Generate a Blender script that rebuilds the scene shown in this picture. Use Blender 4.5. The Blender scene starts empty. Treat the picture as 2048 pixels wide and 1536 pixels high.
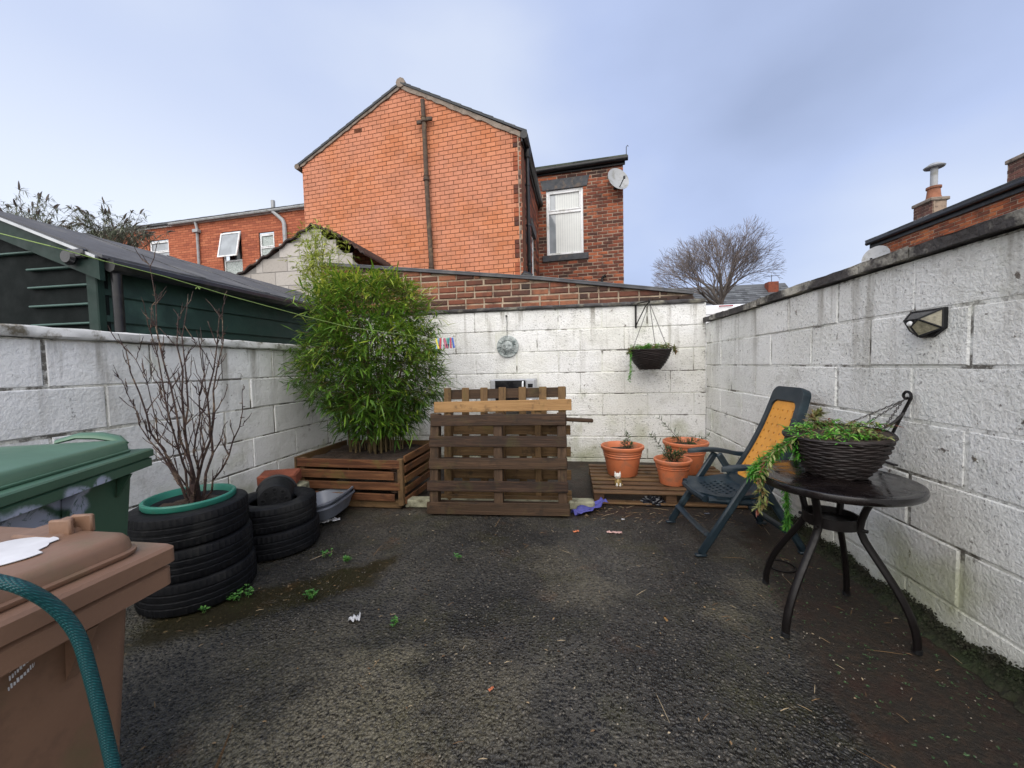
import bpy, math, random
from mathutils import Vector, Matrix
PI = math.pi
S = bpy.context.scene
C = bpy.data.collections.new('yard'); S.collection.children.link(C)
rad = math.radians

# ------------------------------------------------------------------ camera
F = 770.0; H = 1.25
psi, pit, rol = rad(8.62), rad(2.781), rad(1.28)
cf = Vector((-math.sin(psi)*math.cos(pit), math.cos(psi)*math.cos(pit), -math.sin(pit)))
r0 = Vector((math.cos(psi), math.sin(psi), 0)); u0 = r0.cross(cf)
cR = math.cos(rol)*r0 - math.sin(rol)*u0; cU = math.cos(rol)*u0 + math.sin(rol)*r0
O = Vector((0, 0, H))
cam = bpy.data.cameras.new('camera'); cam.sensor_width = 36; cam.lens = F/2048*36
cam.clip_start = 0.02; cam.clip_end = 2000
co = bpy.data.objects.new('camera', cam); C.objects.link(co)
m = Matrix((cR, cU, -cf)).transposed().to_4x4(); m.translation = O
co.matrix_world = m; S.camera = co

def ray(x, y): return F*cf + (x-1024)*cR + (768-y)*cU
def onX(x, y, X): d = ray(x, y); return O + d*(X/d.x)
def onY(x, y, Y): d = ray(x, y); return O + d*(Y/d.y)
def onZ(x, y, Z=0.0): d = ray(x, y); return O + d*((Z-H)/d.z)

class Fr:
    """vertical plane frame: u along the wall, v up, w out towards the viewer"""
    def __init__(s, o, ang):
        s.o = Vector(o); a = rad(ang); s.u = Vector((math.cos(a), math.sin(a), 0)); s.n = Vector((math.sin(a), -math.cos(a), 0))
    def p(s, u, v, w=0): return s.o + s.u*u + Vector((0, 0, v)) + s.n*w
    def uv(s, x, y, w=0):
        d = ray(x, y); t = ((s.o + s.n*w - O).dot(s.n))/d.dot(s.n); q = O + d*t - s.o
        return q.dot(s.u), q.z

# ------------------------------------------------------------------ mesh building
WM = {}
class MB:
    def __init__(s, M=None): s.v = []; s.f = []; s.t = []; s.tint = 0.5; s.M = M
    def add(s, vs, fs):
        n = len(s.v)
        for a in vs:
            a = Vector(a); s.v.append(s.M @ a if s.M else a); s.t.append(s.tint)
        for a in fs: s.f.append([i+n for i in a])
    def poly(s, pts): s.add(pts, [list(range(len(pts)))])
    def hexa(s, b, t):
        s.add(list(b)+list(t), [[3, 2, 1, 0], [4, 5, 6, 7], [0, 1, 5, 4], [1, 2, 6, 5], [2, 3, 7, 6], [3, 0, 4, 7]])
    def box(s, c, d, R=None):
        c = Vector(c); x, y, z = [k/2 for k in d]
        q = [Vector(p) for p in ((-x,-y,-z),(x,-y,-z),(x,y,-z),(-x,y,-z),(-x,-y,z),(x,-y,z),(x,y,z),(-x,y,z))]
        if R: q = [R @ p for p in q]
        q = [c+p for p in q]; s.hexa(q[:4], q[4:])
    def bbox(s, c, d, b=.004, R=None):
        """box with chamfered edges (rounded look)"""
        c = Vector(c); X, Y, Z = [k/2 for k in d]; b = min(b, X*.9, Y*.9, Z*.9)
        vs = []; idx = {}
        for sx in (-1, 1):
            for sy in (-1, 1):
                for sz in (-1, 1):
                    for ax in range(3):
                        p = [sx*(X-(b if ax != 0 else 0)), sy*(Y-(b if ax != 1 else 0)), sz*(Z-(b if ax != 2 else 0))]
                        idx[(sx, sy, sz, ax)] = len(vs); p = Vector(p); vs.append(c+(R @ p if R else p))
        g = lambda a, b_, c_, ax: idx[(a, b_, c_, ax)]
        fs = []
        for k in (-1, 1):
            fs.append([g(k,-1,-1,0), g(k,1,-1,0), g(k,1,1,0), g(k,-1,1,0)][::k])
            fs.append([g(-1,k,-1,1), g(-1,k,1,1), g(1,k,1,1), g(1,k,-1,1)][::k])
            fs.append([g(-1,-1,k,2), g(1,-1,k,2), g(1,1,k,2), g(-1,1,k,2)][::k])
        for a in (-1, 1):
            for b_ in (-1, 1):
                fs.append([g(a,b_,-1,0), g(a,b_,-1,1), g(a,b_,1,1), g(a,b_,1,0)][::a*b_])
                fs.append([g(a,-1,b_,0), g(a,1,b_,0), g(a,1,b_,2), g(a,-1,b_,2)][::a*b_])
                fs.append([g(-1,a,b_,1), g(-1,a,b_,2), g(1,a,b_,2), g(1,a,b_,1)][::a*b_])
                for c_ in (-1, 1):
                    fs.append([g(a,b_,c_,0), g(a,b_,c_,1), g(a,b_,c_,2)][::a*b_*c_])
        s.add(vs, fs)
    def tube(s, pts, r, n=8, caps=True, flat=None):
        """flat: (ratio) squash along second axis"""
        pts = [Vector(p) for p in pts]; N = len(pts)
        rs = r if isinstance(r, (list, tuple)) else [r]*N
        vs = []; up = None
        for i in range(N):
            t = (pts[min(i+1, N-1)]-pts[max(i-1, 0)])
            if t.length < 1e-9: t = Vector((0, 0, 1))
            t.normalize()
            if up is None:
                up = Vector((0, 0, 1)) if abs(t.z) < .9 else Vector((1, 0, 0))
            a = t.cross(up)
            if a.length < 1e-4: a = t.cross(Vector((0, 1, 0)))
            a.normalize(); b = a.cross(t).normalized(); up = b
            for k in range(n):
                th = 2*PI*k/n; vs.append(pts[i]+(a*math.cos(th)+b*math.sin(th)*(flat or 1))*rs[i])
        fs = [[i*n+k, i*n+(k+1) % n, (i+1)*n+(k+1) % n, (i+1)*n+k] for i in range(N-1) for k in range(n)]
        if caps: fs += [list(range(n))[::-1], [(N-1)*n+k for k in range(n)]]
        s.add(vs, fs)
    def lathe(s, prof, c=(0, 0, 0), n=32, R=None, close=False, mod=None):
        c = Vector(c); vs = []
        for j, (r, z) in enumerate(prof):
            for k in range(n):
                th = 2*PI*k/n; rr = r+(mod(j, k) if mod else 0)
                p = Vector((rr*math.cos(th), rr*math.sin(th), z)); vs.append(c+(R @ p if R else p))
        N = len(prof); fs = []
        for j in range(N if close else N-1):
            j2 = (j+1) % N
            for k in range(n): fs.append([j*n+k, j*n+(k+1) % n, j2*n+(k+1) % n, j2*n+k])
        if not close:
            if prof[0][0] > 1e-5: fs.append(list(range(n))[::-1])
            if prof[-1][0] > 1e-5: fs.append([(N-1)*n+k for k in range(n)])
        s.add(vs, fs)
    def prism(s, pts, ext):
        """closed outline swept by a vector"""
        n = len(pts); ext = Vector(ext); a = [Vector(p) for p in pts]; b = [p+ext for p in a]
        s.add(a+b, [list(range(n))[::-1], list(range(n, 2*n))]+[[i, (i+1) % n, n+(i+1) % n, n+i] for i in range(n)])
    def build(s, name, mt, parent=None, smooth=False, fixn=True):
        vs = s.v
        if parent is not None:
            W = WM[parent.name].inverted(); vs = [W @ v for v in vs]
            W0 = WM[parent.name]
        else:
            # origin at the base of the thing
            mn = Vector((min(v.x for v in vs)+max(v.x for v in vs), min(v.y for v in vs)+max(v.y for v in vs), 2*min(v.z for v in vs)))/2
            W0 = Matrix.Translation(mn); vs = [v-mn for v in vs]
        me = bpy.data.meshes.new(name); me.from_pydata([tuple(v) for v in vs], [], s.f)
        at = me.attributes.new('tint', 'FLOAT', 'POINT'); at.data.foreach_set('value', s.t)
        if smooth: me.polygons.foreach_set('use_smooth', [True]*len(me.polygons))
        me.materials.append(mt); me.update()
        o = bpy.data.objects.new(name, me); C.objects.link(o)
        if parent is not None: o.parent = parent
        else: o.location = W0.translation
        WM[o.name] = W0
        if smooth == 'auto':
            try: me.set_sharp_from_angle(angle=rad(40))
            except Exception: pass
        return o

def tag(o, label=None, cat=None, group=None, kind=None):
    if label: o['label'] = label
    if cat: o['category'] = cat
    if group: o['group'] = group
    if kind: o['kind'] = kind
    return o
def thing(name, label, cat, loc=(0, 0, 0), rz=0, group=None):
    o = bpy.data.objects.new(name, None); o.empty_display_size = .1; C.objects.link(o)
    o.location = loc; o.rotation_euler = (0, 0, rz); WM[o.name] = Matrix.Translation(Vector(loc)) @ Matrix.Rotation(rz, 4, 'Z')
    return tag(o, label, cat, group)
def TR(loc, rz=0, extra=None):
    m = Matrix.Translation(Vector(loc)) @ Matrix.Rotation(rz, 4, 'Z')
    return m @ extra if extra else m
def Rx(a): return Matrix.Rotation(a, 3, 'X')
def Ry(a): return Matrix.Rotation(a, 3, 'Y')
def Rz(a): return Matrix.Rotation(a, 3, 'Z')
def align(d):
    """3x3 rotation taking +Z to d"""
    return Vector(d).normalized().to_track_quat('Z', 'Y').to_matrix()

# ------------------------------------------------------------------ materials
class NT:
    def __init__(s, name):
        s.m = bpy.data.materials.new(name); s.m.use_nodes = True; s.t = s.m.node_tree
        s.t.nodes.clear(); s.out = s.n('ShaderNodeOutputMaterial')
        s.b = s.n('ShaderNodeBsdfPrincipled'); s.t.links.new(s.b.outputs[0], s.out.inputs[0])
        s.tc = s.n('ShaderNodeTexCoord'); s.geo = s.n('ShaderNodeNewGeometry')
        s.obj = s.tc.outputs['Object']; s.pos = s.geo.outputs['Position']
    def n(s, ty, **k):
        q = s.t.nodes.new(ty)
        for a, b in k.items(): setattr(q, a, b)
        return q
    def l(s, a, b):
        if hasattr(a, 'is_output') or hasattr(a, 'links'): s.t.links.new(a, b)
        else:
            if isinstance(a, tuple) and len(a) == 3 and len(getattr(b, 'default_value', ())) == 4: a = (*a, 1)
            b.default_value = a
    def noise(s, sc, det=4, ro=.55, vec=None, dist=0):
        q = s.n('ShaderNodeTexNoise'); s.l(vec or s.pos, q.inputs['Vector']); q.inputs['Scale'].default_value = sc
        q.inputs['Detail'].default_value = det; q.inputs['Roughness'].default_value = ro; q.inputs['Distortion'].default_value = dist
        return q.outputs['Fac']
    def vor(s, sc, vec=None, feat='F1', out='Distance', rnd=1):
        q = s.n('ShaderNodeTexVoronoi', feature=feat); s.l(vec or s.pos, q.inputs['Vector']); q.inputs['Scale'].default_value = sc
        q.inputs['Randomness'].default_value = rnd
        return q.outputs[out]
    def scale(s, v, k):
        q = s.n('ShaderNodeMapping'); s.l(v, q.inputs[0]); q.inputs['Scale'].default_value = k; return q.outputs[0]
    def math(s, op, a, b=0., c=None, clamp=False):
        q = s.n('ShaderNodeMath', operation=op, use_clamp=clamp); s.l(a, q.inputs[0]); s.l(b, q.inputs[1])
        if c is not None: s.l(c, q.inputs[2])
        return q.outputs[0]
    def mr(s, v, a, b, c=0., d=1., sm=False):
        q = s.n('ShaderNodeMapRange', clamp=True); q.interpolation_type = 'SMOOTHSTEP' if sm else 'LINEAR'
        s.l(v, q.inputs['Value'])
        for i, x in zip(('From Min', 'From Max', 'To Min', 'To Max'), (a, b, c, d)): s.l(x, q.inputs[i])
        return q.outputs['Result']
    def mix(s, f, a, b, bt='MIX'):
        q = s.n('ShaderNodeMix', data_type='RGBA', blend_type=bt); s.l(f, q.inputs[0]); s.l(a, q.inputs[6]); s.l(b, q.inputs[7]); return q.outputs[2]
    def ramp(s, f, st):
        q = s.n('ShaderNodeValToRGB'); s.l(f, q.inputs[0]); e = q.color_ramp.elements
        while len(e) < len(st): e.new(.5)
        for i, (p, c) in enumerate(st): e[i].position = p; e[i].color = (*c, 1)
        return q.outputs[0]
    def xyz(s, v=None):
        q = s.n('ShaderNodeSeparateXYZ'); s.l(v or s.pos, q.inputs[0]); return q.outputs
    def attr(s, n='tint'):
        q = s.n('ShaderNodeAttribute', attribute_name=n); return q.outputs['Fac']
    def bump(s, h, st, d=.01, prev=None):
        q = s.n('ShaderNodeBump'); s.l(h, q.inputs['Height']); q.inputs['Strength'].default_value = st; q.inputs['Distance'].default_value = d
        if prev: s.l(prev, q.inputs['Normal'])
        return q.outputs[0]
    def fin(s, col, ro, nrm=None, spec=.5, metal=0., coat=0., **k):
        s.l(col, s.b.inputs['Base Color']); s.l(ro, s.b.inputs['Roughness']); s.b.inputs['Specular IOR Level'].default_value = spec
        s.l(metal, s.b.inputs['Metallic']); s.b.inputs['Coat Weight'].default_value = coat
        if nrm: s.l(nrm, s.b.inputs['Normal'])
        for a, b in k.items(): s.l(b, s.b.inputs[a.replace('_', ' ')])
        return s.m

def simple(name, c, ro=.5, var=.25, sc=9, bs=40, bst=.15, bd=.003, metal=0, spec=.5, dirt=None, dsc=6, tint=0, coat=0, c2=None):
    """a plain material with mottling, fine relief and optional dirt patches"""
    s = NT(name); c2 = c2 or tuple(x*(1-var) for x in c)
    col = s.mix(s.mr(s.noise(sc, 5), .35, .65), c, c2)
    if tint: col = s.mix(s.math('MULTIPLY', s.attr(), tint), col, tuple(min(1, x*1.9+.01) for x in c)); 
    r = s.mr(s.noise(sc*2.3, 3), .3, .7, max(0, ro-.08), min(1, ro+.12))
    if dirt:
        f = s.mr(s.noise(dsc, 6, .65), .52, .66); col = s.mix(f, col, dirt); r = s.math('ADD', r, s.math('MULTIPLY', f, .15))
    return s.fin(col, r, s.bump(s.noise(bs, 4), bst, bd), spec, metal, coat)

def paint_wall(name, pits=1., base=(.83, .825, .81), warm=(.75, .74, .69), mort=0, pz=(0., 2.)):
    s = NT(name); z = s.xyz()[2]
    col = s.mix(s.mr(s.noise(1.7, 5), .4, .62), base, warm)
    col = s.mix(s.math('MULTIPLY', s.attr(), .22), col, (.56, .57, .57))
    # worn grey film
    col = s.mix(s.math('MULTIPLY', s.mr(s.noise(5, 8, .7), .52, .68), .40), col, (.42, .41, .37))
    n1 = s.noise(52, 6, .66, dist=.15); msk = s.mr(s.noise(2.1, 4), .40-.08*pits, .60)
    pit = s.math('MULTIPLY', s.mr(n1, .575, .64), msk); pit = s.math('MULTIPLY', pit, pits, clamp=True)
    col = s.mix(s.math('MULTIPLY', pit, .8), col, (.10, .095, .085))
    # big chips of lost paint
    chip = s.math('MULTIPLY', s.mr(s.noise(14, 6, .7), .62, .66), s.mr(s.noise(1.3, 2), .47, .58)); col = s.mix(chip, col, (.13, .11, .09))
    # algae towards the foot and patches of it elsewhere
    lo = s.math('ADD', s.mr(z, .05, .75, .75, 0.), s.mr(s.noise(2.6, 5), .45, .75, -.35, .45))
    col = s.mix(s.math('MULTIPLY', s.mr(lo, .10, .8), .65), col, (.30, .32, .15))
    sp_ = s.math('MULTIPLY', s.mr(s.noise(9, 8, .8), .60, .66), s.mr(s.noise(1.9, 4), .46, .60)); col = s.mix(s.math('MULTIPLY', sp_, .8), col, (.09, .08, .06))
    # runs below the coping
    st = s.noise(7, 5, .6, vec=s.scale(s.pos, (1, 1, .09))); top = s.mr(z, pz[0], pz[1], 0., 1.)
    run = s.math('MULTIPLY', s.mr(st, .54, .66), top); col = s.mix(s.math('MULTIPLY', run, .85), col, (.20, .18, .14))
    if mort:
        crack = s.mr(s.noise(4.5, 6, .7), mort, mort+.09)
        col = s.mix(s.math('MULTIPLY', crack, .9), col, (.075, .065, .05))
    nb = s.bump(s.noise(7, 4, .6), .5, .02); nb = s.bump(s.noise(26, 7, .7), .42, .014, nb); nb = s.bump(n1, .75*pits+.12, .016, nb); nb = s.bump(pit, .8, -.008, nb)
    return s.fin(col, .62, nb, .35)

def brick_mat(name, c1, c2, c3, film=None, ff=.3, soot=0., bs=.5, spots=None, fr_=(.3, .7)):
    s = NT(name); t = s.attr()
    col = s.ramp(t, [(0, c1), (.5, c2), (1, c3)])
    if film: col = s.mix(s.math('MULTIPLY', s.mr(s.noise(.9, 4), *fr_), ff), col, film)
    col = s.mix(s.math('MULTIPLY', s.mr(s.noise(25, 5, .7), .5, .75), .35), col, tuple(x*.45 for x in c1))
    if soot: col = s.mix(s.math('MULTIPLY', s.mr(s.noise(3.1, 6, .65), .46, .62), soot), col, (.035, .03, .028))
    if spots: col = s.mix(s.mr(s.noise(11, 5, .6), .66, .72), col, spots)
    return s.fin(col, .8, s.bump(s.noise(60, 6, .7), bs, .006, s.bump(s.noise(13, 3), .4, .01)), .25)

def wood_mat(name, ca, cb, cc, ax=0, green=.3, wet=.55):
    """weathered timber, grain along local axis ax"""
    s = NT(name); k = [26., 26., 26.]; k[ax] = 1.6
    v = s.scale(s.obj, tuple(k)); g = s.noise(1.4, 8, .7, vec=v, dist=.9)
    col = s.ramp(g, [(.28, ca), (.5, cb), (.72, cc)])
    col = s.mix(s.attr(), col, s.mix(.45, col, (.42, .25, .10)))
    col = s.mix(s.mr(s.noise(7, 5, .7), .55, .72, 0, .8), col, (.012, .009, .007))
    col = s.mix(s.mr(s.noise(5, 6, .7, dist=.5), .56, .68, 0, green), col, (.10, .10, .025))
    return s.fin(col, s.mr(g, .3, .7, wet, wet+.25), s.bump(g, 1., .006, s.bump(s.noise(9, 3), .4, .008)), .28)

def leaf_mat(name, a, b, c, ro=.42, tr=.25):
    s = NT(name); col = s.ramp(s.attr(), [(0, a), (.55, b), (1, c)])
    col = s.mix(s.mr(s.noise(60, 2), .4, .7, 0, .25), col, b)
    s.fin(col, ro, None, .45)
    tb = s.n('ShaderNodeBsdfTranslucent'); s.l(col, tb.inputs[0]); mx = s.n('ShaderNodeMixShader'); mx.inputs[0].default_value = tr
    s.t.links.new(s.b.outputs[0], mx.inputs[1]); s.t.links.new(tb.outputs[0], mx.inputs[2]); s.t.links.new(mx.outputs[0], s.out.inputs[0])
    return s.m

def glass_mat(name, c=(.30, .33, .36), ro=.06):
    s = NT(name); col = s.mix(s.mr(s.noise(2.2, 2), .4, .6), c, tuple(x*.75 for x in c))
    return s.fin(col, ro, s.bump(s.noise(3, 2), .05, .01), .9)

m_wall_b = paint_wall('painted_blocks_pitted', 1.0, pz=(1.0, 2.0))
m_wall_r = paint_wall('painted_blocks_rough', .9, (.84, .84, .81), (.75, .75, .70), pz=(.9, 1.9))
m_wall_l = paint_wall('painted_blocks_smooth', .25, (.84, .84, .83), (.75, .755, .73), pz=(.8, 1.5))
m_mort_w = paint_wall('painted_joints', .6, (.76, .76, .73), (.66, .66, .58), mort=.52)
m_mort_l = paint_wall('dirty_painted_joints', .6, (.80, .79, .74), (.70, .69, .60), mort=.47)
m_cop_l = simple('white_coping', (.68, .68, .66), .6, .15, 5, 30, .5, .008, dirt=(.16, .14, .10), dsc=9)
m_cop_d = simple('stone_coping', (.060, .054, .052), .8, .45, 7, 26, 1., .02, dirt=(.42, .40, .34), dsc=3.1)
m_cop_b = simple('slate_coping', (.05, .047, .048), .6, .4, 7, 30, .8, .01, dirt=(.20, .19, .15), dsc=5)
m_gable = brick_mat('orange_painted_brick', (.49, .175, .080), (.55, .205, .100), (.58, .235, .125), film=(.55, .235, .150), ff=.75, soot=.16, spots=(.36, .16, .09), bs=.35, fr_=(.40, .60))
m_gmort = simple('brown_pointing', (.15, .06, .028), .95, .3, 9)
m_rbrick = brick_mat('dark_red_brick', (.055, .028, .022), (.20, .055, .032), (.40, .12, .055), soot=.5)
m_rmort = simple('pale_mortar', (.36, .27, .20), .9, .4, 6, dirt=(.10, .07, .06))
m_obrick = brick_mat('old_yard_brick', (.06, .036, .028), (.20, .068, .040), (.31, .13, .07), soot=.6, bs=.9)
m_omort = simple('crumbly_mortar', (.42, .33, .24), .95, .35, 8, 60, .8, .01, dirt=(.12, .08, .06), dsc=5)
m_lbrick = brick_mat('orange_red_brick', (.28, .08, .045), (.40, .12, .06), (.46, .155, .08), bs=.4)
m_lmort = simple('red_mortar', (.24, .075, .04), .9, .3)
m_grey_block = brick_mat('grey_garage_block', (.36, .33, .30), (.42, .39, .36), (.48, .45, .42), bs=.4)
m_gbm = simple('grey_mortar', (.25, .235, .22), .9, .3)
m_slate = brick_mat('roof_slate', (.06, .065, .07), (.095, .10, .11), (.14, .15, .16), bs=.6, spots=(.10, .12, .06))
m_moss_slate = brick_mat('mossy_roof_tile', (.07, .08, .07), (.11, .13, .10), (.16, .18, .14), bs=.8, spots=(.16, .19, .07))
m_verge = simple('verge_mortar', (.27, .22, .18), .9, .3, 7, 40, .8, .01, dirt=(.12, .10, .08))
m_black = simple('black_pvc', (.009, .009, .011), .35, .3, 8, dirt=(.025, .023, .021), spec=.4)
m_blackp = simple('black_painted_iron', (.008, .006, .006), .42, .3, 20, 90, .3, .002, spec=.3)
m_white = simple('white_upvc', (.78, .79, .80), .35, .08, 4, dirt=(.5, .5, .47), dsc=4)
m_lintel = simple('dark_stone_lintel', (.06, .065, .075), .7, .4, 8, 30, .5, .006, dirt=(.13, .10, .08))
m_rustpipe = simple('weathered_iron_pipe', (.085, .055, .038), .75, .45, 10, 40, .7, .006, dirt=(.16, .115, .07))
m_glass = glass_mat('window_glass'); m_glass_d = glass_mat('dark_window_glass', (.10, .12, .13))
m_frost = NT('patterned_glass'); m_frost = m_frost.fin(m_frost.mix(m_frost.mr(m_frost.noise(22, 3, .6, dist=2), .42, .6), (.42, .47, .45), (.16, .19, .17)), .15, None, .8)
m_blind = simple('vertical_blind', (.70, .72, .70), .7, .1, 3)
m_dishm = simple('satellite_grey', (.33, .34, .35), .5, .12, 6, dirt=(.22, .22, .2))
m_terr = simple('terracotta_plastic', (.60, .18, .075), .5, .18, 4, 80, .12, .002, dirt=(.36, .15, .085), dsc=7)
m_tyre = simple('tyre_rubber', (.0065, .007, .009), .55, .35, 14, 70, .4, .003, dirt=(.017, .017, .017), dsc=5, spec=.22)
m_blkpot = simple('black_plastic', (.011, .0115, .013), .5, .3, 10, spec=.35)
m_greenpot = simple('green_plastic_pot', (.025, .18, .13), .42, .25, 6, dirt=(.05, .13, .095), dsc=7)
m_soil = simple('soil', (.045, .028, .018), .95, .5, 12, 40, 1., .02)
m_greyplast = simple('grey_plastic', (.14, .155, .19), .4, .2, 6, dirt=(.09, .10, .11))
m_chair = simple('dark_green_resin', (.009, .020, .029), .42, .25, 5, 90, .12, .002, dirt=(.022, .042, .054), dsc=5, spec=.45)
m_orange = simple('amber_weave', (.66, .29, .04), .5, .15, 9, 60, .2, .002, dirt=(.48, .20, .03), dsc=8)
m_wicker = simple('dark_wicker', (.016, .009, .008), .6, .5, 18, 80, .5, .003)
m_wood_d = wood_mat('dark_wet_pallet_wood', (.007, .004, .003), (.030, .016, .010), (.085, .048, .029), 0, .2)
m_wood_l = wood_mat('pale_pallet_wood', (.17, .085, .03), (.30, .17, .07), (.40, .24, .11), 0, .12)
m_wood_m = wood_mat('mid_pallet_wood', (.035, .021, .010), (.10, .057, .026), (.19, .12, .055), 0, .45)
m_wood_mz = wood_mat('mid_pallet_wood_upright', (.045, .026, .013), (.12, .07, .032), (.20, .13, .06), 2, .45)
m_wood_dz = wood_mat('dark_pallet_wood_upright', (.012, .007, .005), (.042, .024, .015), (.10, .062, .038), 2, .25)
m_wood_r = wood_mat('red_stained_slats', (.025, .009, .005), (.095, .034, .015), (.19, .085, .036), 0, .5)
m_wood_ry = wood_mat('red_stained_slats_side', (.025, .009, .005), (.095, .034, .015), (.19, .085, .036), 1, .5)
m_wood_low = wood_mat('flat_pallet_slats', (.028, .013, .008), (.085, .045, .024), (.19, .12, .062), 0, .45)
m_kerb = simple('mossy_kerb', (.30, .29, .20), .85, .4, 12, 50, .9, .01, dirt=(.08, .07, .04), dsc=12)
m_shed = simple('dark_green_shed_paint', (.011, .038, .029), .6, .25, 4, 50, .3, .003, dirt=(.03, .07, .055), dsc=3)
m_shed_g = simple('black_green_shed_paint', (.006, .009, .009), .7, .3, 4, 50, .3, .003, spec=.1)
m_shed_rib = simple('shed_rib_green', (.055, .11, .095), .5, .2, 4)
m_felt = simple('roof_felt', (.085, .087, .095), .85, .25, 5, 120, .6, .004, dirt=(.14, .14, .14), dsc=3)
m_corr = simple('rusty_sheet', (.05, .03, .025), .8, .5, 8, 30, .6, .01, dirt=(.12, .06, .035))
m_pot_far = simple('far_clay_pot', (.30, .12, .065), .8, .4, 6)
m_trim = simple('dark_shed_trim', (.010, .028, .022), .6, .3, 5, spec=.3)
m_bgreen = simple('green_bin_plastic', (.055, .13, .075), .45, .2, 4, 130, .15, .002, dirt=(.035, .085, .05), dsc=4)
def bin_mat(name, c, d, scuff):
    s = NT(name); col = s.mix(s.mr(s.noise(4, 6), .35, .68), c, d); grime = s.math('MULTIPLY', s.mr(s.noise(11, 7, .7), .52, .68), .6); col = s.mix(grime, col, tuple(x*.5+.01 for x in d))
    sc = s.noise(3, 6, .7, vec=s.scale(s.obj, (9, 9, 60)), dist=1.); sc = s.math('MULTIPLY', s.mr(sc, .63, .67), s.mr(s.noise(5, 3), .5, .62)); sc2 = s.noise(3, 6, .7, vec=s.scale(s.obj, (70, 8, 9)), dist=1.5); sc = s.math('MAXIMUM', sc, s.math('MULTIPLY', s.mr(sc2, .64, .68), s.mr(s.noise(6, 3), .5, .62)))
    col = s.mix(s.math('MULTIPLY', sc, .5), col, scuff); al = s.math('MULTIPLY', s.mr(s.noise(7, 5, .65), .58, .72), .4); col = s.mix(al, col, (.09, .10, .045))
    return s.fin(col, s.mr(s.noise(8, 4), .3, .7, .36, .6), s.bump(s.noise(150, 3), .2, .002, s.bump(s.noise(6, 3), .15, .006)), .4)
m_bbrown = bin_mat('brown_bin_plastic', (.215, .125, .080), (.165, .092, .058), (.38, .26, .19))
m_silver = simple('silver_plastic', (.42, .43, .45), .35, .1, 6, metal=.3)
m_dglass = simple('black_glass', (.012, .012, .014), .12, .1, 6)
m_hose = None
m_bark = simple('grey_bark', (.12, .10, .085), .85, .4, 10, 50, .6, .01)
m_twig = simple('far_twigs', (.19, .155, .14), .85, .4, 2)
m_stem = simple('red_brown_stem', (.040, .018, .014), .75, .5, 30, 90, .5, .002, dirt=(.17, .12, .08), dsc=20)
m_culm = simple('bamboo_cane', (.16, .115, .05), .5, .45, 14, dirt=(.055, .04, .02))
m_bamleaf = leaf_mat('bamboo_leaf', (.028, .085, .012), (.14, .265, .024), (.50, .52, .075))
m_yelleaf = leaf_mat('pale_bamboo_leaf', (.16, .24, .035), (.36, .42, .06), (.55, .55, .14))
m_fernleaf = leaf_mat('trailing_green_leaf', (.03, .14, .015), (.08, .30, .03), (.24, .46, .05))
m_redleaf = leaf_mat('red_tinged_leaf', (.16, .03, .02), (.14, .17, .05), (.36, .38, .14))
m_conleaf = leaf_mat('conifer_leaf', (.020, .055, .025), (.05, .11, .04), (.16, .24, .05), tr=.1)
m_budleaf = leaf_mat('shrub_leaf', (.09, .12, .07), (.18, .20, .14), (.34, .34, .27))
m_weed = leaf_mat('weed_leaf', (.03, .12, .02), (.06, .20, .035), (.14, .30, .06))
m_seed = leaf_mat('seedling_leaf', (.02, .05, .018), (.045, .10, .035), (.10, .17, .07), .6)
m_mossm = simple('moss', (.016, .024, .006), .95, .5, 15, 60, 1., .01, c2=(.018, .016, .008))
m_cord = simple('lime_cord', (.25, .36, .10), .6, .2, 20)
m_chain = simple('dark_chain', (.10, .095, .09), .4, .2, 20, metal=.6)
m_stonef = simple('verdigris_stone', (.46, .50, .49), .7, .5, 22, 70, .6, .005, dirt=(.09, .12, .12), dsc=16)
m_paper = simple('soggy_paper', (.62, .62, .64), .7, .2, 20)
m_blue = simple('blue_cloth', (.075, .075, .32), .7, .4, 14, 60, .6, .004)
m_bag = simple('black_bag', (.012, .013, .020), .22, .4, 10)
m_pinkp = simple('pale_scrap', (.55, .34, .30), .6, .4, 60)
m_redbrick = simple('loose_brick', (.22, .06, .03), .85, .4, 10, 50, .8, .01)
m_vanw = simple('white_vehicle_paint', (.80, .81, .83), .25, .05, 3, coat=.5)
m_red = simple('red_lens', (.35, .02, .02), .3)
m_sil = simple('steel', (.45, .46, .47), .35, .15, 8, metal=.9)
m_catw = simple('glazed_white', (.72, .70, .64), .3, .2, 40)
m_catg = simple('glazed_gold', (.38, .26, .09), .35, .5, 40, metal=.3)
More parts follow.
